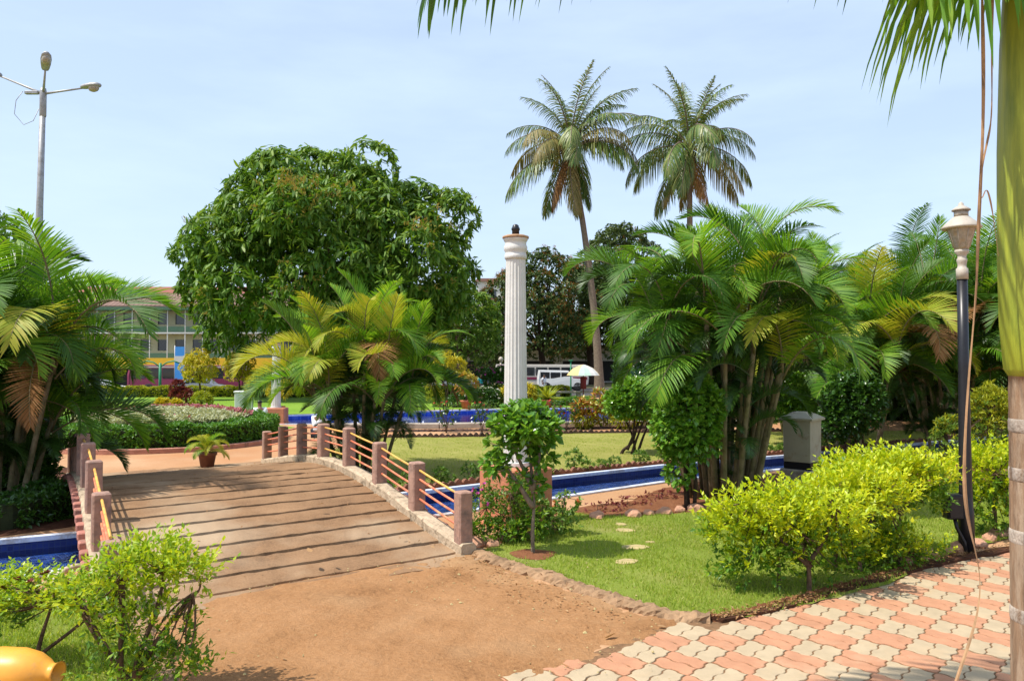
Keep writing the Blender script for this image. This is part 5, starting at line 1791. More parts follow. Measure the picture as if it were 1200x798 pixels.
hedge('back_hedge', 'tall dark hedge closing the back of the grove at right', 'hedge', [(4.8, 34.5), (11, 31), (19, 27.5), (24, 20)], 1.2, 2.5, 9000, 737, 'ficus_dk', .17)

# ------------------------------------------------------------------ pots and potted plants
def pot(t, r0, r1, h, mat):
    MB().lathe([(r0 * .9, 0), (r0, .01), (r1 * .96, h * .80), (r1 * 1.08, h * .82), (r1 * 1.1, h), (r1 * .95, h), (r1 * .92, h * .86), (.02, h * .84)], 24, 0).obj('pot', M[mat], t)


t = thing('potted_palm', 'small yellow green palm in a dark red pot on the path beyond the bridge', 'potted plant', (-6.34, 16.04, 0))
pot(t, .13, .18, .32, 'pot_dark')
for k in range(17):
    u = k / 17
    put(AF[int(np.clip(1 + u * 5.5, 0, 6)) * 2 + k % 2], 'frond', t, (0, 0, .30), (0, 0, k * 2.4), .60 * (1 - .15 * u), M['areca_y'] if k % 3 else M['areca'])


def potted(label, x, y, kind, seed, s=1.0, potm='pot'):
    t_ = thing('potted_plant', label, 'potted plant', (x, y, 0))
    pot(t_, .15 * s, .22 * s, .32 * s, potm)
    r_ = np.random.default_rng(seed)
    mb = MB()
    if kind == 'spiky':
        m = 70
        D = nrm(np.c_[r_.normal(0, 1, (m, 2)), r_.uniform(.3, 1.8, m)])
        mb.leaves(lf_long(.10, .3), np.tile([0, 0, .3 * s], (m, 1)), frames(D, r_.normal(0, .3, m)), .75 * s * r_.uniform(.6, 1.1, m))
        mb.obj('foliage', M['hedge_y'], t_)
    else:
        m = 90
        d = nrm(r_.normal(size=(m, 3)))
        P_ = np.array([0, 0, .95 * s]) + d * np.array([.36, .36, .30]) * s
        rosettes(mb, P_, d + [0, 0, .4], 6, .20 * s, lf_fold(.35), seed, .6, .7, .1)
        mb.obj('foliage', M['croton' if kind == 'croton' else 'yellow_leaf'], t_)
        MB().tube([(0, 0, .25 * s), (.02, 0, .5 * s), (0, 0, .8 * s)], .03 * s, 7).obj('stem', M['bark'], t_)
    return t_


potted('croton with orange and green leaves in a terracotta pot at the far pool edge', -2.15, 36.1, 'croton', 801, 1.25)
potted('orange croton in a terracotta pot at the left end of the far pool', -5.95, 34.3, 'croton', 803, 1.25)
potted('spiky pale plant in a terracotta pot right of the fluted column, at the far pool', 1.7, 37.0, 'spiky', 805, 1.2)
potted('yellow leaved plant in a terracotta pot left of the bridge palm', -9.6, 31.6, 'yellow', 807, 1.2)

# shrubs round the far pool
LG = lf_long(.16, .2)
shrub('dracaena', 'tall yellow leaved shrub with bare stems at the far pool', 'shrub', (-3.25, 37.6),
      [[(0, 0, 0), (.05, 0, .8), (-.3, 0, 1.7)], [(.2, 0, 0), (.3, 0, .9), (.5, 0, 1.9)], [(-.2, 0, 0), (-.4, 0, .6), (-.6, 0, 1.2)], [(.1, .1, 0), (.1, .1, 1), (.1, 0, 2.0)]],
      [((-.3, 0, 1.85), (.45, .4, .42)), ((.5, 0, 1.95), (.5, .4, .45)), ((.1, 0, 2.2), (.4, .4, .4)), ((-.75, 0, 1.3), (.35, .3, .3)), ((-.5, 0, .5), (.4, .3, .4)), ((.9, 0, 1.5), (.3, .3, .3))], 420, 7, .22, LG, 'yellow_leaf', 811, 'hedge_y', stem_r=.03)
shrub('flower_bush', 'grey green bush with white blossom right of the far croton pot', 'bush', (-1.35, 37.2), [[(0, 0, 0), (0, 0, .2), (0, 0, .5)]],
      [((0, 0, .5), (.75, .5, .48)), ((-1.2, 0, .38), (.5, .4, .36)), ((.5, 0, .42), (.5, .4, .4))], 700, 6, .13, lf_fold(.4), 'ficus_dk', 813, flower=('white_petal', 26, .06))
shrub('bougainvillea', 'magenta flowering bougainvillea just left of the fluted column, by the street', 'bush', (-1.15, 46.5), [[(0, 0, 0), (0, 0, .6), (.1, 0, 1.2)]],
      [((.1, 0, 1.0), (.7, .5, .7)), ((-.5, 0, 1.5), (.5, .4, .3)), ((.5, 0, 1.4), (.5, .4, .5))], 600, 6, .16, lf_fold(.5), 'ficus_dk', 815, flower=('magenta', 40, .11))
for x, y, lab, s in [(-.2, 37.4, 'pale yellow leaved shrub left of the column foot at the far pool', 1.0), (.75, 37.3, 'pale yellow leaved shrub right of the column foot at the far pool', 1.1), (1.1, 38.0, 'dusty low shrub behind the yellow one at the far pool', .8)]:
    shrub('yellow_shrub', lab, 'shrub', (x, y), [[(0, 0, 0), (0, 0, .3), (0, 0, .6)]], [((0, 0, .6 * s), (.38 * s, .35 * s, .42 * s))], 200, 6, .2, lf_long(.2, .3), 'yellow_leaf' if s >= 1 else 'herb', int(830 + x * 10))
CG = 'red and yellow crotons before the far pool'
for x, y, h, lab, mt in [(3.05, 25.6, 1.25, 'tallest yellow orange croton left of the clipped round tree', 'croton'), (2.35, 25.2, .95, 'leftmost red and yellow croton in front of the far pool', 'croton'), (3.7, 25.1, 1.0, 'croton with reddish lower leaves next to the clipped round tree', 'croton'),
                         (4.5, 25.8, .95, 'croton behind the crown of the clipped round tree', 'croton')]:
    shrub('croton_shrub', lab, 'shrub', (x, y), [[(0, 0, 0), (0, 0, .4), (-.15, 0, h * .8)], [(.1, 0, 0), (.15, 0, .4), (.25, 0, h * .7)], [(-.1, 0, 0), (-.2, 0, .4), (-.3, 0, h * .6)]],
          [((-.12, 0, h * .75), (.26, .25, h * .28)), ((.22, 0, h * .6), (.25, .25, h * .3)), ((0, 0, h * .35), (.38, .3, h * .28))], 240, 6, .17, lf_long(.25, .15), mt, int(840 + x * 10), 'hedge_y', CG, stem_r=.015)
RG = 'rose bushes on the strip before the far pool'
for x, y, lab in [(-2.05, 23.9, 'thin rose bush with red blooms, left of the strip'), (-.95, 24.1, 'rose bush with red blooms just left of the small garden tree crown'), (1.1, 24.4, 'sparse rose bush right of the garden tree crown'), (1.75, 24.8, 'sparse reddish bush before the tallest croton')]:
    shrub('rose_bush', lab, 'bush', (x, y), [[(0, 0, 0), (-.05, 0, .4), (-.2, 0, .8)], [(0, 0, 0), (.1, 0, .4), (.25, 0, .85)], [(.02, .05, 0), (0, 0, .5), (.02, 0, .95)]],
          [((-.2, 0, .7), (.24, .2, .2)), ((.22, 0, .75), (.24, .2, .22)), ((0, 0, .45), (.3, .2, .2))], 75, 5, .10, lf_fold(.5), 'ficus_dk', int(860 + x * 10), group=RG, flower=('red_flower', 5, .06), stem_r=.012, twig=10)
# reddish plants in the red bed
for x, y, lab in [(735, 592, 'low dark red leaved plant in the red soil bed, right of the long shadow'), (700, 600, 'low dark red leaved plant at the left end of the red soil bed'), (772, 585, 'low dark red leaved plant by the stems of the clipped tree')]:
    p = g(x, y)
    shrub('red_plant', lab, 'plant', p, [[(0, 0, 0), (0, 0, .05), (0, 0, .1)]], [((0, 0, .06), (.3, .14, .07)), ((.25, .1, .05), (.2, .12, .06))], 36, 5, .05, lf_fold(.5), 'red_leaf', int(880 + x), stem_r=.006, twig=5)

# ------------------------------------------------------------------ small odds and ends
t = thing('yellow_vessel', 'rounded yellow orange plastic vessel lying on its side under the bushes at lower left', 'vessel', (-3.32, 5.12, .0), -.05)
t.scale = (.8, .8, .8)
V = []
secs = [(-.42, .02), (-.40, .10), (-.30, .17), (-.1, .21), (.10, .205), (.22, .175), (.31, .125), (.355, .085), (.39, .08), (.43, .10)]
mb = MB()
a = np.linspace(0, 2 * np.pi, 28, endpoint=False)
V = np.concatenate([np.c_[np.full(28, x), rr_ * np.cos(a), rr_ * np.sin(a) * .92 + .20] for x, rr_ in secs + [(.42, .085), (.37, .05), (.36, .005)]])
m = len(secs) + 3
mb.add(V, [np.array([[i * 28 + k, (i + 1) * 28 + k, (i + 1) * 28 + (k + 1) % 28, i * 28 + (k + 1) % 28] for i in range(m - 1) for k in range(28)]), np.arange(28)[None], (np.arange(28) + 28 * (m - 1))[None]], 0, True)
mb.obj('body', M['yellow_plastic'], t)
o = MB().tube([at(58, 694, 7.4), at(64, 678, 7.55), at(74, 669, 7.75), at(88, 664, 7.9), at(104, 664, 7.95)], .035, 10).obj('hose', M['hose'])
tag(o, 'thick cream hose curling over the channel edge by the bridge at left', 'hose')
# low water pipe with nozzles in the far pool
t = thing('fountain_pipe', 'white fountain pipe with short nozzles along the near side of the far pool', 'fountain pipe', (-3.1, 27.5, -.14))
MB().tube([(-2.6, 0, .10), (2.4, .15, .10)], .035, 8).obj('pipe', M['rim'], t)
for k in range(9):
    MB().tube([(-2.4 + k * .58, .02 * k, -.4), (-2.4 + k * .58, .02 * k, .10), (-2.4 + k * .58, .02 * k, .22)], .025, 8).obj('nozzle', M['rim'], t)
# white box bin
t = thing('litter_box', 'white boxy litter bin on the left lawn beside the pink pedestal', 'bin', (-11.35, 32.6, 0), .25)
MB().box((0, 0, .46), (.70, .6, .88), 0, 0, .02, 1.03).obj('body', M['white_paint'], t)
MB().box((0, 0, .935), (.80, .7, .07), 0, 0, .02).obj('lid', M['white_paint'], t)
MB().box((0, 0, .03), (.6, .5, .06), 0, 0).obj('foot', M['concrete'], t)
# zigzag white pipe rail
o = MB().tube([(4.35, 39.8, .9), (4.75, 39.8, .45), (5.0, 39.8, .42), (5.45, 39.8, .85), (6.4, 39.8, .42), (7.2, 39.8, .85), (8, 39.8, .45)], .03, 8)
for x in (4.75, 5.0, 6.4, 8):
    o.tube([(x, 39.8, -.05), (x, 39.8, .44)], .03, 8)
o = o.obj('pipe_rail', M['rim'])
tag(o, 'white zigzag pipe rail behind the yellow crotons', 'rail')
# ledge by the street with planters
o = MB().box((3.6, 48.6, .30), (7.6, .6, .12), 0, .02, .02)
for x in (.3, 1.6, 2.9, 4.2, 5.5, 6.8):
    o.box((x, 48.6 + .02 * (x - 3.6), .12), (.25, .4, .26), 0, .02)
tag(o.obj('ledge', M['concrete']), 'low pale ledge on piers between the far lawn and the street', 'ledge')
# street umbrella
t = thing('sun_umbrella', 'cream and mint striped sun umbrella over a vendor spot by the street', 'umbrella', (4.45, 48, 0))
mb = MB()
n = 16
rad_p = [(.02, 2.02), (.3, 1.95), (.65, 1.78), (.92, 1.52), (1.04, 1.36)]
for k in range(n):
    a0, a1 = 2 * np.pi * k / n, 2 * np.pi * (k + 1) / n
    V = []
    for rr_, zz in rad_p:
        for aa in (a0, (a0 + a1) / 2, a1):
            sag = .97 if aa == (a0 + a1) / 2 else 1
            V.append((rr_ * sag * math.cos(aa), rr_ * sag * math.sin(aa), zz))
    mb.add(V, np.array([[i * 3 + j, i * 3 + j + 1, (i + 1) * 3 + j + 1, (i + 1) * 3 + j] for i in range(4) for j in (0, 1)]), (0, 0, 0, 1, 1, 2, 2, 0)[(k // 1) % 8])
mb.obj('canopy', [M['umb_cream'], M['umb_mint'], M['umb_white']], t)
MB().tube([(0, 0, -.05), (0, 0, 2.06)], .03, 8).obj('pole', M['cloth_maroon'], t)
MB().lathe([(.19, .5), (.19, 1.25), (.16, 1.28)], 16).obj('cloth_wrap', M['cloth_maroon'], t)


# ------------------------------------------------------------------ dry leaves and litter on the sand
LV = []
for k in range(3):
    tm = lf_long(.42, .25 - .2 * k)
    mb = MB()
    mb.add(tm[0] + [0, 0, .012], tm[1])
    V2 = tm[0].copy()
    LV.append(mb.mesh('dry_leaf', [M['dry_leaf']]))
leaf_pts = [(420, 772, .13, 'pale curled dry leaf on the sand at the lower middle'), (372, 732, .08, None), (345, 743, .09, None), (240, 756, .06, None), (590, 770, .12, None), (708, 748, .11, 'dark curled dry leaf on the sand by the paving'),
            (372, 704, .06, None), (482, 681, .05, None), (530, 730, .06, None), (655, 700, .06, None), (380, 590, .10, 'pale dry leaf on the deck near the crest'), (365, 647, .13, 'pale dry leaf in the middle of the grooved deck'), (385, 645, .08, None),
            (556, 692, .05, None), (610, 735, .05, None), (216, 770, .07, None), (285, 757, .05, None), (450, 752, .05, None), (330, 772, .05, None), (1012, 722, .07, 'brown dry leaf on the paving beside the hanging vine'), (712, 742, .09, None), (735, 740, .08, None), (770, 733, .08, None), (470, 620, .06, None), (505, 640, .05, None)]
for k, (x, y, s, lab) in enumerate(leaf_pts):
    z = .025
    if y < 660:
        z = .40 if y < 600 else .24
    p = g(x, y, z)
    o = bpy.data.objects.new('dry_leaf', LV[k % 3])
    COL.objects.link(o)
    o.location = (p[0], p[1], z + .004)
    o.rotation_euler = (r.normal(0, .25), r.normal(0, .2), r.uniform(0, 6))
    o.scale = (s, s, s)
    tag(o, lab or 'small brown dry leaf lying on the sandy ground or the bridge deck', 'leaf', 'dry leaves on the sand')
# pebbles and crumbs of mortar
n = 1100
q = np.c_[r.uniform(-3.4, 1.2, n), r.uniform(4.6, 8.6, n)]
mb = MB()
oc = (np.array([[1, 0, 0], [-1, 0, 0], [0, 1, 0], [0, -1, 0], [0, 0, 1], [0, 0, -1.]]) * [.5, .4, .3], [np.array([[0, 2, 4], [2, 1, 4], [1, 3, 4], [3, 0, 4], [2, 0, 5], [1, 2, 5], [3, 1, 5], [0, 3, 5]])])
mb.leaves(oc, np.c_[q, np.full(n, .026)], frames(nrm(np.c_[r.normal(0, 1, (n, 2)), r.normal(0, .2, n)])), r.lognormal(-4.3, .5, n))
o = mb.obj('pebbles', M['step_stone'])
stuff(o, 'pebbles and crumbs scattered over the sand', 'pebbles')
# crumbs of dead leaf blown against the kerbs and over the boards
m_ = 260
e1 = np.array([(-.42, 8.80), g(575, 664), g(610, 676), g(650, 689), g(690, 704), g(740, 722)])
i0 = r.integers(0, 5, m_)
tq = r.uniform(0, 1, m_)[:, None]
p = e1[i0] * (1 - tq) + e1[i0 + 1] * tq + np.c_[-np.abs(r.normal(0, .28, m_)), -np.abs(r.normal(0, .22, m_))]
sz = .03 * r.uniform(.5, 1.5, m_)
mb = MB().leaves(lf_fold(.55, .15), np.c_[p, np.full(m_, .036)], frames(nrm(np.c_[r.normal(0, 1, (m_, 2)), r.normal(.1, .3, m_)])), sz)
m_ = 160
uq, vq = r.uniform(.2, LEN - .5, m_), np.where(r.random(m_) < .6, 1 - np.abs(r.normal(0, .09, m_)), r.uniform(.05, .95, m_))
p = PL0 + AX * uq[:, None] + CROSS * vq[:, None]
mb.leaves(lf_fold(.55, .15), np.c_[p, arch(uq) + .032], frames(nrm(np.c_[r.normal(0, 1, (m_, 2)), r.normal(.1, .3, m_)])), .03 * r.uniform(.5, 1.5, m_))
o = mb.obj('leaf_litter', M['dry_leaf'])
stuff(o, 'crumbled dead leaves scattered over the bridge deck and along the lawn kerb', 'leaf litter')
# leaf litter under the golden bushes
n = 900
k = r.integers(0, len(STRIP) // 2 - 3, n)
A_, B_ = np.array(STRIP[:6], float), None
tq = r.uniform(0, 1, n)
i0 = r.integers(0, 5, n)
p = A_[i0] + (A_[np.minimum(i0 + 1, 5)] - A_[i0]) * tq[:, None]
dn = np.array([.5, -.85])
p = p + dn * (r.normal(0.0, .055, n))[:, None]
mb = MB().leaves(lf_fold(.5, .15), np.c_[p, np.full(n, .040)], frames(nrm(np.c_[r.normal(0, 1, (n, 2)), r.normal(.1, .25, n)])), .032 * r.uniform(.5, 1.4, n))
o = mb.obj('leaf_litter', M['dry_leaf'])
stuff(o, 'brown leaf litter along the edge of the paving under the golden bushes', 'leaf litter')

# ------------------------------------------------------------------ vehicles on the street
def wheel(t, x, y, r_, w=.2):
    mb = MB()
    prof = [(r_ * .62, -w / 2), (r_ * .95, -w / 2), (r_, -w * .3), (r_, w * .3), (r_ * .95, w / 2), (r_ * .62, w / 2)]
    mb.lathe(prof, 24, 0)
    V = np.concatenate(mb.V)
    mb.V = [np.c_[V[:, 0], V[:, 2], V[:, 1]] + [x, y, r_]]
    wo = mb.obj('wheel', M['tyre'], t)
    m2 = MB().lathe([(.02, -w * .42), (r_ * .6, -w * .36), (r_ * .63, -w * .5), (r_ * .63, w * .5), (r_ * .6, w * .36), (.02, w * .42)], 18, 0)
    V = np.concatenate(m2.V)
    m2.V = [np.c_[V[:, 0], V[:, 2], V[:, 1]] + [x, y, r_]]
    m2.obj('rim', M['chrome'], wo)


def vehicle(name, label, cat, loc, rz, prof, width, glass, wheels, wr, paint, band=None, group=None, lamps=()):
    t = thing(name, label, cat, loc, rz, group)
    prof = np.array(prof, float)
    n = len(prof)
    zr = prof[:, 1]
    mb = MB()
    cols_ = []
    for y, ins in ((-width / 2, .06), (-width / 2 + .05, 0), (width / 2 - .05, 0), (width / 2, .06)):
        tum = np.where(zr > .55 * zr.max(), (zr - .55 * zr.max()) * .12, 0)
        yy = np.full(n, y) - np.sign(y) * tum
        c = prof.mean(0)
        q = c + (prof - c) * (1 - ins * .5)
        cols_.append(np.c_[q[:, 0], yy, q[:, 1]])
    V = np.concatenate(cols_)
    Q = np.array([[a * n + k, a * n + (k + 1) % n, (a + 1) * n + (k + 1) % n, (a + 1) * n + k] for a in range(3) for k in range(n)])
    mb.add(V, [Q, np.arange(n)[::-1][None], (np.arange(n) + 3 * n)[None]], 0)
    body = mb.obj('body', M[paint], t)
    for sgn in (-1, 1):
        for poly in glass:
            poly = np.array(poly, float)
            y0 = width / 2 - .12 * max(0, poly[:, 1].mean() - .55 * zr.max()) + .004
            MB().extrude(poly, 1, sgn * (y0 - .03), sgn * (y0 + .006)).obj('window', M['glass'], t)
        for x in wheels:
            wheel(t, x, sgn * (width / 2 - .10), wr)
        if band:
            MB().extrude(np.array(band[0], float), 1, sgn * (width / 2 - .02), sgn * (width / 2 + .005)).obj('side_band', M[band[1]], t)
    for nm, mat, (x, z), (sx, sz), ys in lamps:
        for sgn in (-1, 1):
            MB().box((x, sgn * ys, z), (sx, .26, sz), 0, 0, .01).obj(nm, M[mat], t)
    return t


SEDAN = [(-2.1, .30), (2.1, .28), (2.15, .62), (1.95, .80), (1.05, .92), (.45, 1.36), (-.75, 1.42), (-1.45, .98), (-2.05, .92), (-2.14, .6)]
SED_G = [[(-.65, .96), (.10, .94), (.10, 1.32), (-.62, 1.35)], [(.17, .94), (.86, .93), (.44, 1.29), (.17, 1.32)], [(-1.28, .98), (-.73, .97), (-.70, 1.34)]]
LMP = [('tail_lamp', 'red_lamp', (-2.10, .78), (.10, .16), .62), ('headlight', 'frost', (2.08, .66), (.12, .14), .62)]
vehicle('parked_car', 'white car with a red tail lamp behind the hedge, right of the bridge palm', 'car', (-7.6, 61, -.49), math.pi + .05, SEDAN, 1.68, SED_G, (-1.3, 1.32), .31, 'car_white', None, 'cars along the street', LMP)
vehicle('parked_car', 'silver grey car next to the white one behind the hedge', 'car', (-4.0, 62.5, -.49), .0, SEDAN, 1.68, SED_G, (-1.3, 1.32), .31, 'car_grey', None, 'cars along the street', LMP)
vehicle('parked_car', 'white car at the far left before the maroon bus', 'car', (-31.8, 58.9, -.49), .0, SEDAN, 1.68, SED_G, (-1.3, 1.32), .31, 'car_white', None, 'cars along the street', LMP)
vehicle('parked_car', 'pale car beside the blue banner, behind the clipped golden tree', 'car', (-24.3, 60.3, -.49), .1, SEDAN, 1.68, SED_G, (-1.3, 1.32), .31, 'car_grey', None, 'cars along the street', LMP)
JEEP = [(-2.2, .38), (2.25, .38), (2.3, .72), (2.2, 1.06), (1.05, 1.14), (.62, 1.86), (-2.1, 1.92), (-2.22, 1.1)]
vehicle('parked_jeep', 'boxy white jeep parked on the street under the dark trees', 'jeep', (4.6, 72, -.49), .03, JEEP, 1.75,
        [[(-2.0, 1.16), (-1.15, 1.16), (-1.15, 1.72), (-1.98, 1.74)], [(-1.05, 1.16), (-.15, 1.16), (-.15, 1.70), (-1.05, 1.72)], [(-.05, 1.16), (.92, 1.16), (.60, 1.68), (-.05, 1.70)]], (-1.4, 1.45), .40, 'car_white', None, None, LMP)
BUS = [(-4.6, .45), (4.6, .42), (4.68, 1.0), (4.6, 2.0), (4.4, 2.40), (-4.5, 2.44), (-4.62, 1.6)]
BW = [[(-4.3 + k * 1.25, 1.35), (-3.2 + k * 1.25, 1.35), (-3.2 + k * 1.25, 2.15), (-4.3 + k * 1.25, 2.15)] for k in range(7)]
BL = [('headlight', 'frost', (4.62, .8), (.12, .2), .8), ('tail_lamp', 'red_lamp', (-4.6, 1.0), (.1, .2), .9)]
vehicle('bus', 'maroon bus with dark windows standing before the yellow shop front', 'bus', (-26.8, 64, -.49), .06, BUS, 2.4, BW, (-2.9, 2.9), .46, 'bus_red', ([(-4.5, 2.22), (4.4, 2.20), (4.36, 2.32), (-4.5, 2.34)], 'bus_cream'), None, BL)
vehicle('bus', 'cream bus with dark windows standing behind the white jeep', 'bus', (2.9, 77, -.49), .02, BUS, 2.4, BW, (-2.9, 2.9), .46, 'bus_cream', ([(-4.5, .95), (4.5, .95), (4.5, 1.2), (-4.5, 1.2)], 'bus_red'), None, BL)


# ------------------------------------------------------------------ people
def skin_mesh(name, joints, edges, radii, mat, sub=2):
    me = bpy.data.meshes.new(name)
    me.from_pydata([tuple(j) for j in joints], edges, [])
    o = bpy.data.objects.new(name, me)
    COL.objects.link(o)
    o.modifiers.new('skin', 'SKIN')
    if not me.skin_vertices:
        bm = bmesh.new(); bm.from_mesh(me); bm.verts.layers.skin.verify(); bm.to_mesh(me); bm.free()
    for i, sv in enumerate(me.skin_vertices[0].data):
        sv.radius = (radii[i], radii[i])
        sv.use_root = (i == 0)
    md = o.modifiers.new('sub', 'SUBSURF')
    md.levels = md.render_levels = sub
    bpy.context.view_layer.update()
    ev = o.evaluated_get(bpy.context.evaluated_depsgraph_get())
    m2 = bpy.data.meshes.new_from_object(ev)
    m2.name = name
    bpy.data.objects.remove(o)
    m2.materials.clear()
    m2.materials.append(mat)
    for p in m2.polygons:
        p.use_smooth = True
    return m2


def person(label, loc, rz, pose, shirt, trousers, group=None, cap=None):
    t = thing('person', label, 'person', loc, rz, group)
    if pose == 'stand':
        J = dict(pel=(0, 0, .95), wa=(0, 0, 1.12), ch=(0, 0, 1.34), ne=(0, -.01, 1.48), hd=(0, -.02, 1.60), ht=(0, -.015, 1.70),
                 ls=(.19, 0, 1.42), le=(.24, .02, 1.14), lh=(.25, -.08, .90), rs=(-.19, 0, 1.42), re=(-.24, .02, 1.14), rh=(-.25, -.08, .90),
                 lp=(.09, 0, .90), lk=(.10, -.02, .50), la=(.10, .03, .09), lf=(.11, -.14, .03), rp=(-.09, 0, .90), rk=(-.10, -.03, .50), ra=(-.11, .02, .09), rf=(-.12, -.15, .03))
    else:   # sitting on the ground edge, knees up, seen from behind
        J = dict(pel=(0, 0, .14), wa=(0, -.04, .30), ch=(0, -.08, .50), ne=(0, -.11, .64), hd=(0, -.14, .75), ht=(0, -.13, .85),
                 ls=(.18, -.08, .58), le=(.24, -.22, .36), lh=(.12, -.42, .40), rs=(-.18, -.08, .58), re=(-.24, -.22, .36), rh=(-.12, -.42, .40),
                 lp=(.09, -.04, .13), lk=(.12, -.42, .44), la=(.11, -.50, .09), lf=(.12, -.66, .03), rp=(-.09, -.04, .13), rk=(-.12, -.42, .44), ra=(-.11, -.50, .09), rf=(-.12, -.66, .03))
    K = list(J)
    ix = {k: i for i, k in enumerate(K)}
    E_ = [(ix[a], ix[b]) for a, b in [('pel', 'wa'), ('wa', 'ch'), ('ch', 'ne'), ('ne', 'hd'), ('hd', 'ht'), ('ch', 'ls'), ('ls', 'le'), ('le', 'lh'), ('ch', 'rs'), ('rs', 're'), ('re', 'rh'),
                                      ('pel', 'lp'), ('lp', 'lk'), ('lk', 'la'), ('la', 'lf'), ('pel', 'rp'), ('rp', 'rk'), ('rk', 'ra'), ('ra', 'rf')]]
    RR = dict(pel=.12, wa=.11, ch=.125, ne=.052, hd=.085, ht=.06, ls=.062, le=.042, lh=.032, rs=.062, re=.042, rh=.032, lp=.085, lk=.058, la=.042, lf=.034, rp=.085, rk=.058, ra=.042, rf=.034)
    put(skin_mesh('body', [J[k] for k in K], E_, [RR[k] for k in K], M['skin']), 'body', t)
    sh = ['wa', 'ch', 'ls', 'le', 'rs', 're']
    j2 = [np.array(J['pel']) + [0, 0, .02]] + [np.array(J[k]) for k in sh]
    for a, b in ((3, 4), (5, 6)):
        j2[b] = j2[a] + (j2[b] - j2[a]) * .62
    put(skin_mesh('shirt', j2, [(0, 1), (1, 2), (2, 3), (3, 4), (2, 5), (5, 6)], [.142, .135, .148, .078, .068, .078, .068], M[shirt]), 'shirt', t)
    tr = ['pel', 'lp', 'lk', 'la', 'rp', 'rk', 'ra']
    j3 = [np.array(J[k]) for k in tr]
    for a, b in ((2, 3), (5, 6)):
        j3[b] = j3[a] + (j3[b] - j3[a]) * .93
    put(skin_mesh('trousers', j3, [(0, 1), (1, 2), (2, 3), (0, 4), (4, 5), (5, 6)], [.13, .10, .075, .065, .10, .075, .065], M[trousers]), 'trousers', t)
    h = np.array(J['hd'])
    put(skin_mesh('hair', [h + [0, .03, .02], h + [0, .025, .08], h + [0, -.01, .115]], [(0, 1), (1, 2)], [.088, .092, .07], M[cap or 'hair']), 'hair', t)
    f = MB()
    for sx in (-.032, .032):
        f.lathe([(.002, -.008), (.011, 0), (.002, .008)], 8, 0, (h[0] + sx, h[1] - .078, h[2] + .02))
    f.box((h[0], h[1] - .095, h[2] - .012), (.026, .035, .04), 1, 0, .008)
    f.box((h[0], h[1] - .080, h[2] - .052), (.045, .015, .010), 2, 0, .003)
    f.obj('face', [M['dark'], M['skin'], M['cloth_maroon']], t)
    return t


person('seated person in a white shirt behind the right end of the ring hedge', (-8.6, 26.3, 0), math.pi + .5, 'sit', 'cloth_white', 'cloth_maroon')
person('seated person in white seen between bridge post tops and the palm stems', (-5.65, 22.3, 0), math.pi - .4, 'sit', 'cloth_white', 'cloth_dark')
person('distant person in a teal shirt standing behind the boundary hedge', (-2.35, 58.5, -.49), .4, 'stand', 'cloth_teal', 'cloth_dark')
person('distant person in dark clothes standing beside the one in teal', (-1.75, 59.0, -.49), -.6, 'stand', 'cloth_dark', 'cloth_dark')
person('distant person in white standing before the parked jeep', (2.5, 60, -.49), .9, 'stand', 'cloth_white', 'cloth_white')

# ------------------------------------------------------------------ buildings
t = thing('market_building', 'cream three storey building with a rusty tin roof and yellow shop fascia, behind the bus', 'building', (-40, 88, -.49), 0)
W, Hh, Dp = 34, 9.0, 10
MB().box((0, Dp / 2, Hh / 2), (W, Dp, Hh), 0).obj('wall', M['cream_wall'], t)
rf = MB()
rf.extrude([(-1.2, Hh - .2), (-1.2, Hh + .05), (Dp * .5, Hh + 2.6), (Dp + 1.2, Hh + .05), (Dp + 1.2, Hh - .2), (Dp * .5, Hh + 2.3)], 0, -W / 2 - .8, W / 2 + .8)
for k in range(70):
    x = -W / 2 - .7 + k * .505
    rf.add([(x, -1.21, Hh + .07), (x + .1, -1.21, Hh + .07), (x + .1, Dp * .5, Hh + 2.64), (x, Dp * .5, Hh + 2.64)], np.array([[0, 1, 2, 3]]))
rfo = rf.obj('roof', M['tin_roof'], t)
MB().extrude([(Dp * .5 - 1.9, Hh + 1.78), (Dp * .5 - 1.9, Hh + 1.86), (Dp * .5, Hh + 2.78), (Dp * .5 + 1.9, Hh + 1.86), (Dp * .5 + 1.9, Hh + 1.78), (Dp * .5, Hh + 2.7)], 0, -W / 2 - .9, W / 2 + .9).obj('ridge_tiles', M['tin_ridge'], rfo)
for z in (2.95, 5.95):
    MB().box((0, -.6, z), (W, 1.2, .16), 0).obj('balcony_slab', M['white_wall'], t)
    for k in range(17):
        MB().box((-W / 2 + 1 + k * 2, -1.16, z + .42), (1.86, .05, .62), 0).obj('balcony_panel', M['green_panel'], t)
    for k in range(18):
        MB().box((-W / 2 + k * 2, -1.12, z + 1.5), (.10, .10, 2.85), 0).obj('balcony_post', M['white_wall'], t)
    for k in range(17):
        MB().box((-W / 2 + 1 + k * 2, -.02, z + 1.65), (1.15, .06, 1.25), 0).obj('window', M['glass'], t)
MB().box((0, -.75, 8.72), (W + .6, 1.5, .36), 0).obj('eave_board', M['green_panel'], t)
MB().box((0, -1.35, 2.5), (W, .2, 1.25), 0).obj('shop_fascia', M['yellow_sign'], t)
MB().box((0, -.03, 1.0), (W, .08, 1.9), 0).obj('shop_front', M['shop_dark'], t)
t = thing('banner', 'upright blue banner with a white band beside the tree at the market building', 'banner', (-26.6, 61.5, -.49), 0)
MB().box((0, 0, 2.6), (.75, .04, 2.6), 0).obj('cloth', M['blue_banner'], t)
MB().box((0, -.026, 2.9), (.75, .008, .5), 0).obj('white_band', M['white_wall'], t)
MB().tube([(-.4, .03, 0), (-.4, .03, 4.0)], .05, 8).obj('pole', M['steel'], t)
t = thing('white_tower', 'white tower block with brown roof far behind the column', 'building', (-5.0, 165, -.49), 0)
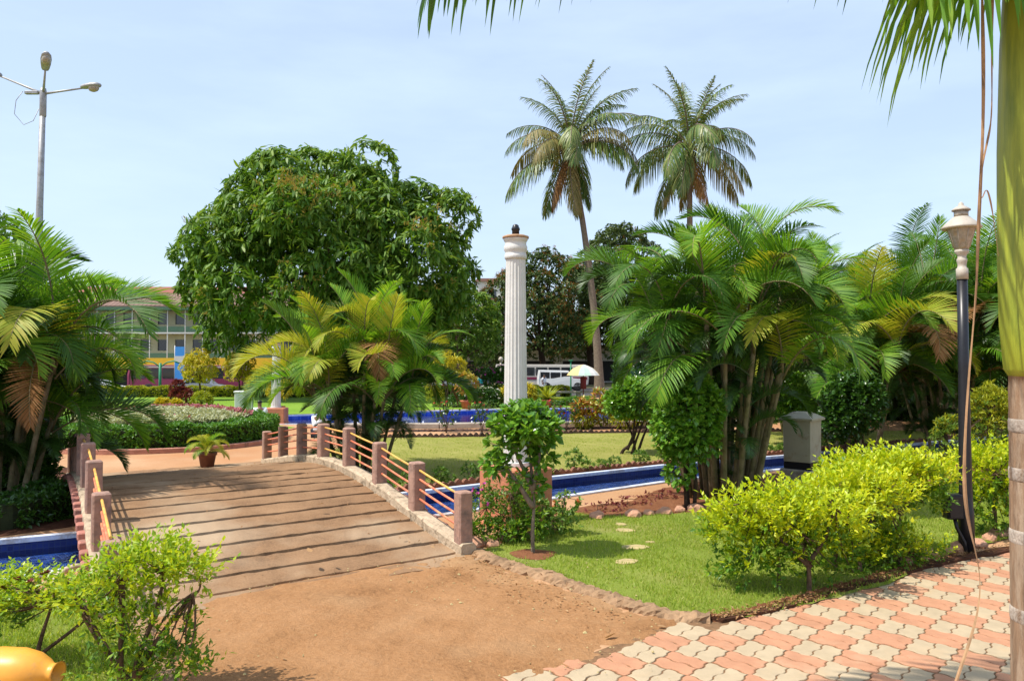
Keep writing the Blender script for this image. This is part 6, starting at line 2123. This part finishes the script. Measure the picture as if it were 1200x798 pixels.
MB().box((2, 4, 10), (9, 8, 20), 0).obj('wall', M['white_wall'], t)
MB().box((2, 4, 20.3), (10, 9, .7), 0, 0, 0, .9).obj('roof', M['brown_roof'], t)
for x in (-1.4, 1, 3.4):
    for z in (6, 9.3, 12.6, 15.9):
        f = MB().box((x, -.03, z + 1.3), (1.2, .08, 1.7), 0).obj('window', M['glass'], t)
        MB().box((x, -.12, z + .35), (1.4, .2, .14), 0).obj('sill', M['red_trim'], f)
t = thing('shop_row', 'long pale low shop row with red trim across the street behind the buses', 'building', (6, 100, -.49), 0)
MB().box((0, 3, 2.2), (60, 6, 4.4), 0).obj('wall', M['white_wall'], t)
MB().box((0, -.5, 4.55), (61, 7.4, .3), 0).obj('roof', M['brown_roof'], t)
for k in range(12):
    MB().box((-27.5 + k * 5, -.02, 1.5), (3.8, .08, 2.6), 0).obj('shop_opening', M['shop_dark'], t)
# thin green street posts and a globe lamp
t = thing('street_post', 'green street post with two curved arms before the maroon bus', 'post', (-26.0, 56.8, -.49), 0)
MB().tube([(0, 0, -.05), (0, 0, 2.6)], .10, 10).obj('pole', M['green_paint'], t)
for s in (-1, 1):
    MB().tube([(0, 0, 2.3), (s * .5, 0, 2.65), (s * 1.0, 0, 2.75), (s * 1.4, 0, 2.6)], .05, 8).obj('arm', M['green_paint'], t)
t = thing('street_post', 'thin green post standing before the parked white jeep', 'post', (4.4, 57.5, -.49), 0)
MB().tube([(0, 0, -.05), (0, 0, 2.75)], .055, 8).obj('pole', M['green_paint'], t)
MB().box((0, 0, 2.78), (.3, .3, .08), 0, 0, .02).obj('cap', M['green_paint'], t)
t = thing('globe_lamp', 'small globe lamp on a pale post left of the fluted column, by the street', 'lamp', (-.80, 55, -.3), 0)
MB().tube([(0, 0, -.1), (0, 0, 2.5)], .07, 8).obj('post', M['lamp_cap'], t)
MB().lathe([(.05, 2.48), (.13, 2.55), (.18, 2.66), (.14, 2.78), (.06, 2.86), (.01, 2.87)], 16).obj('globe', M['lamp_cap'], t)
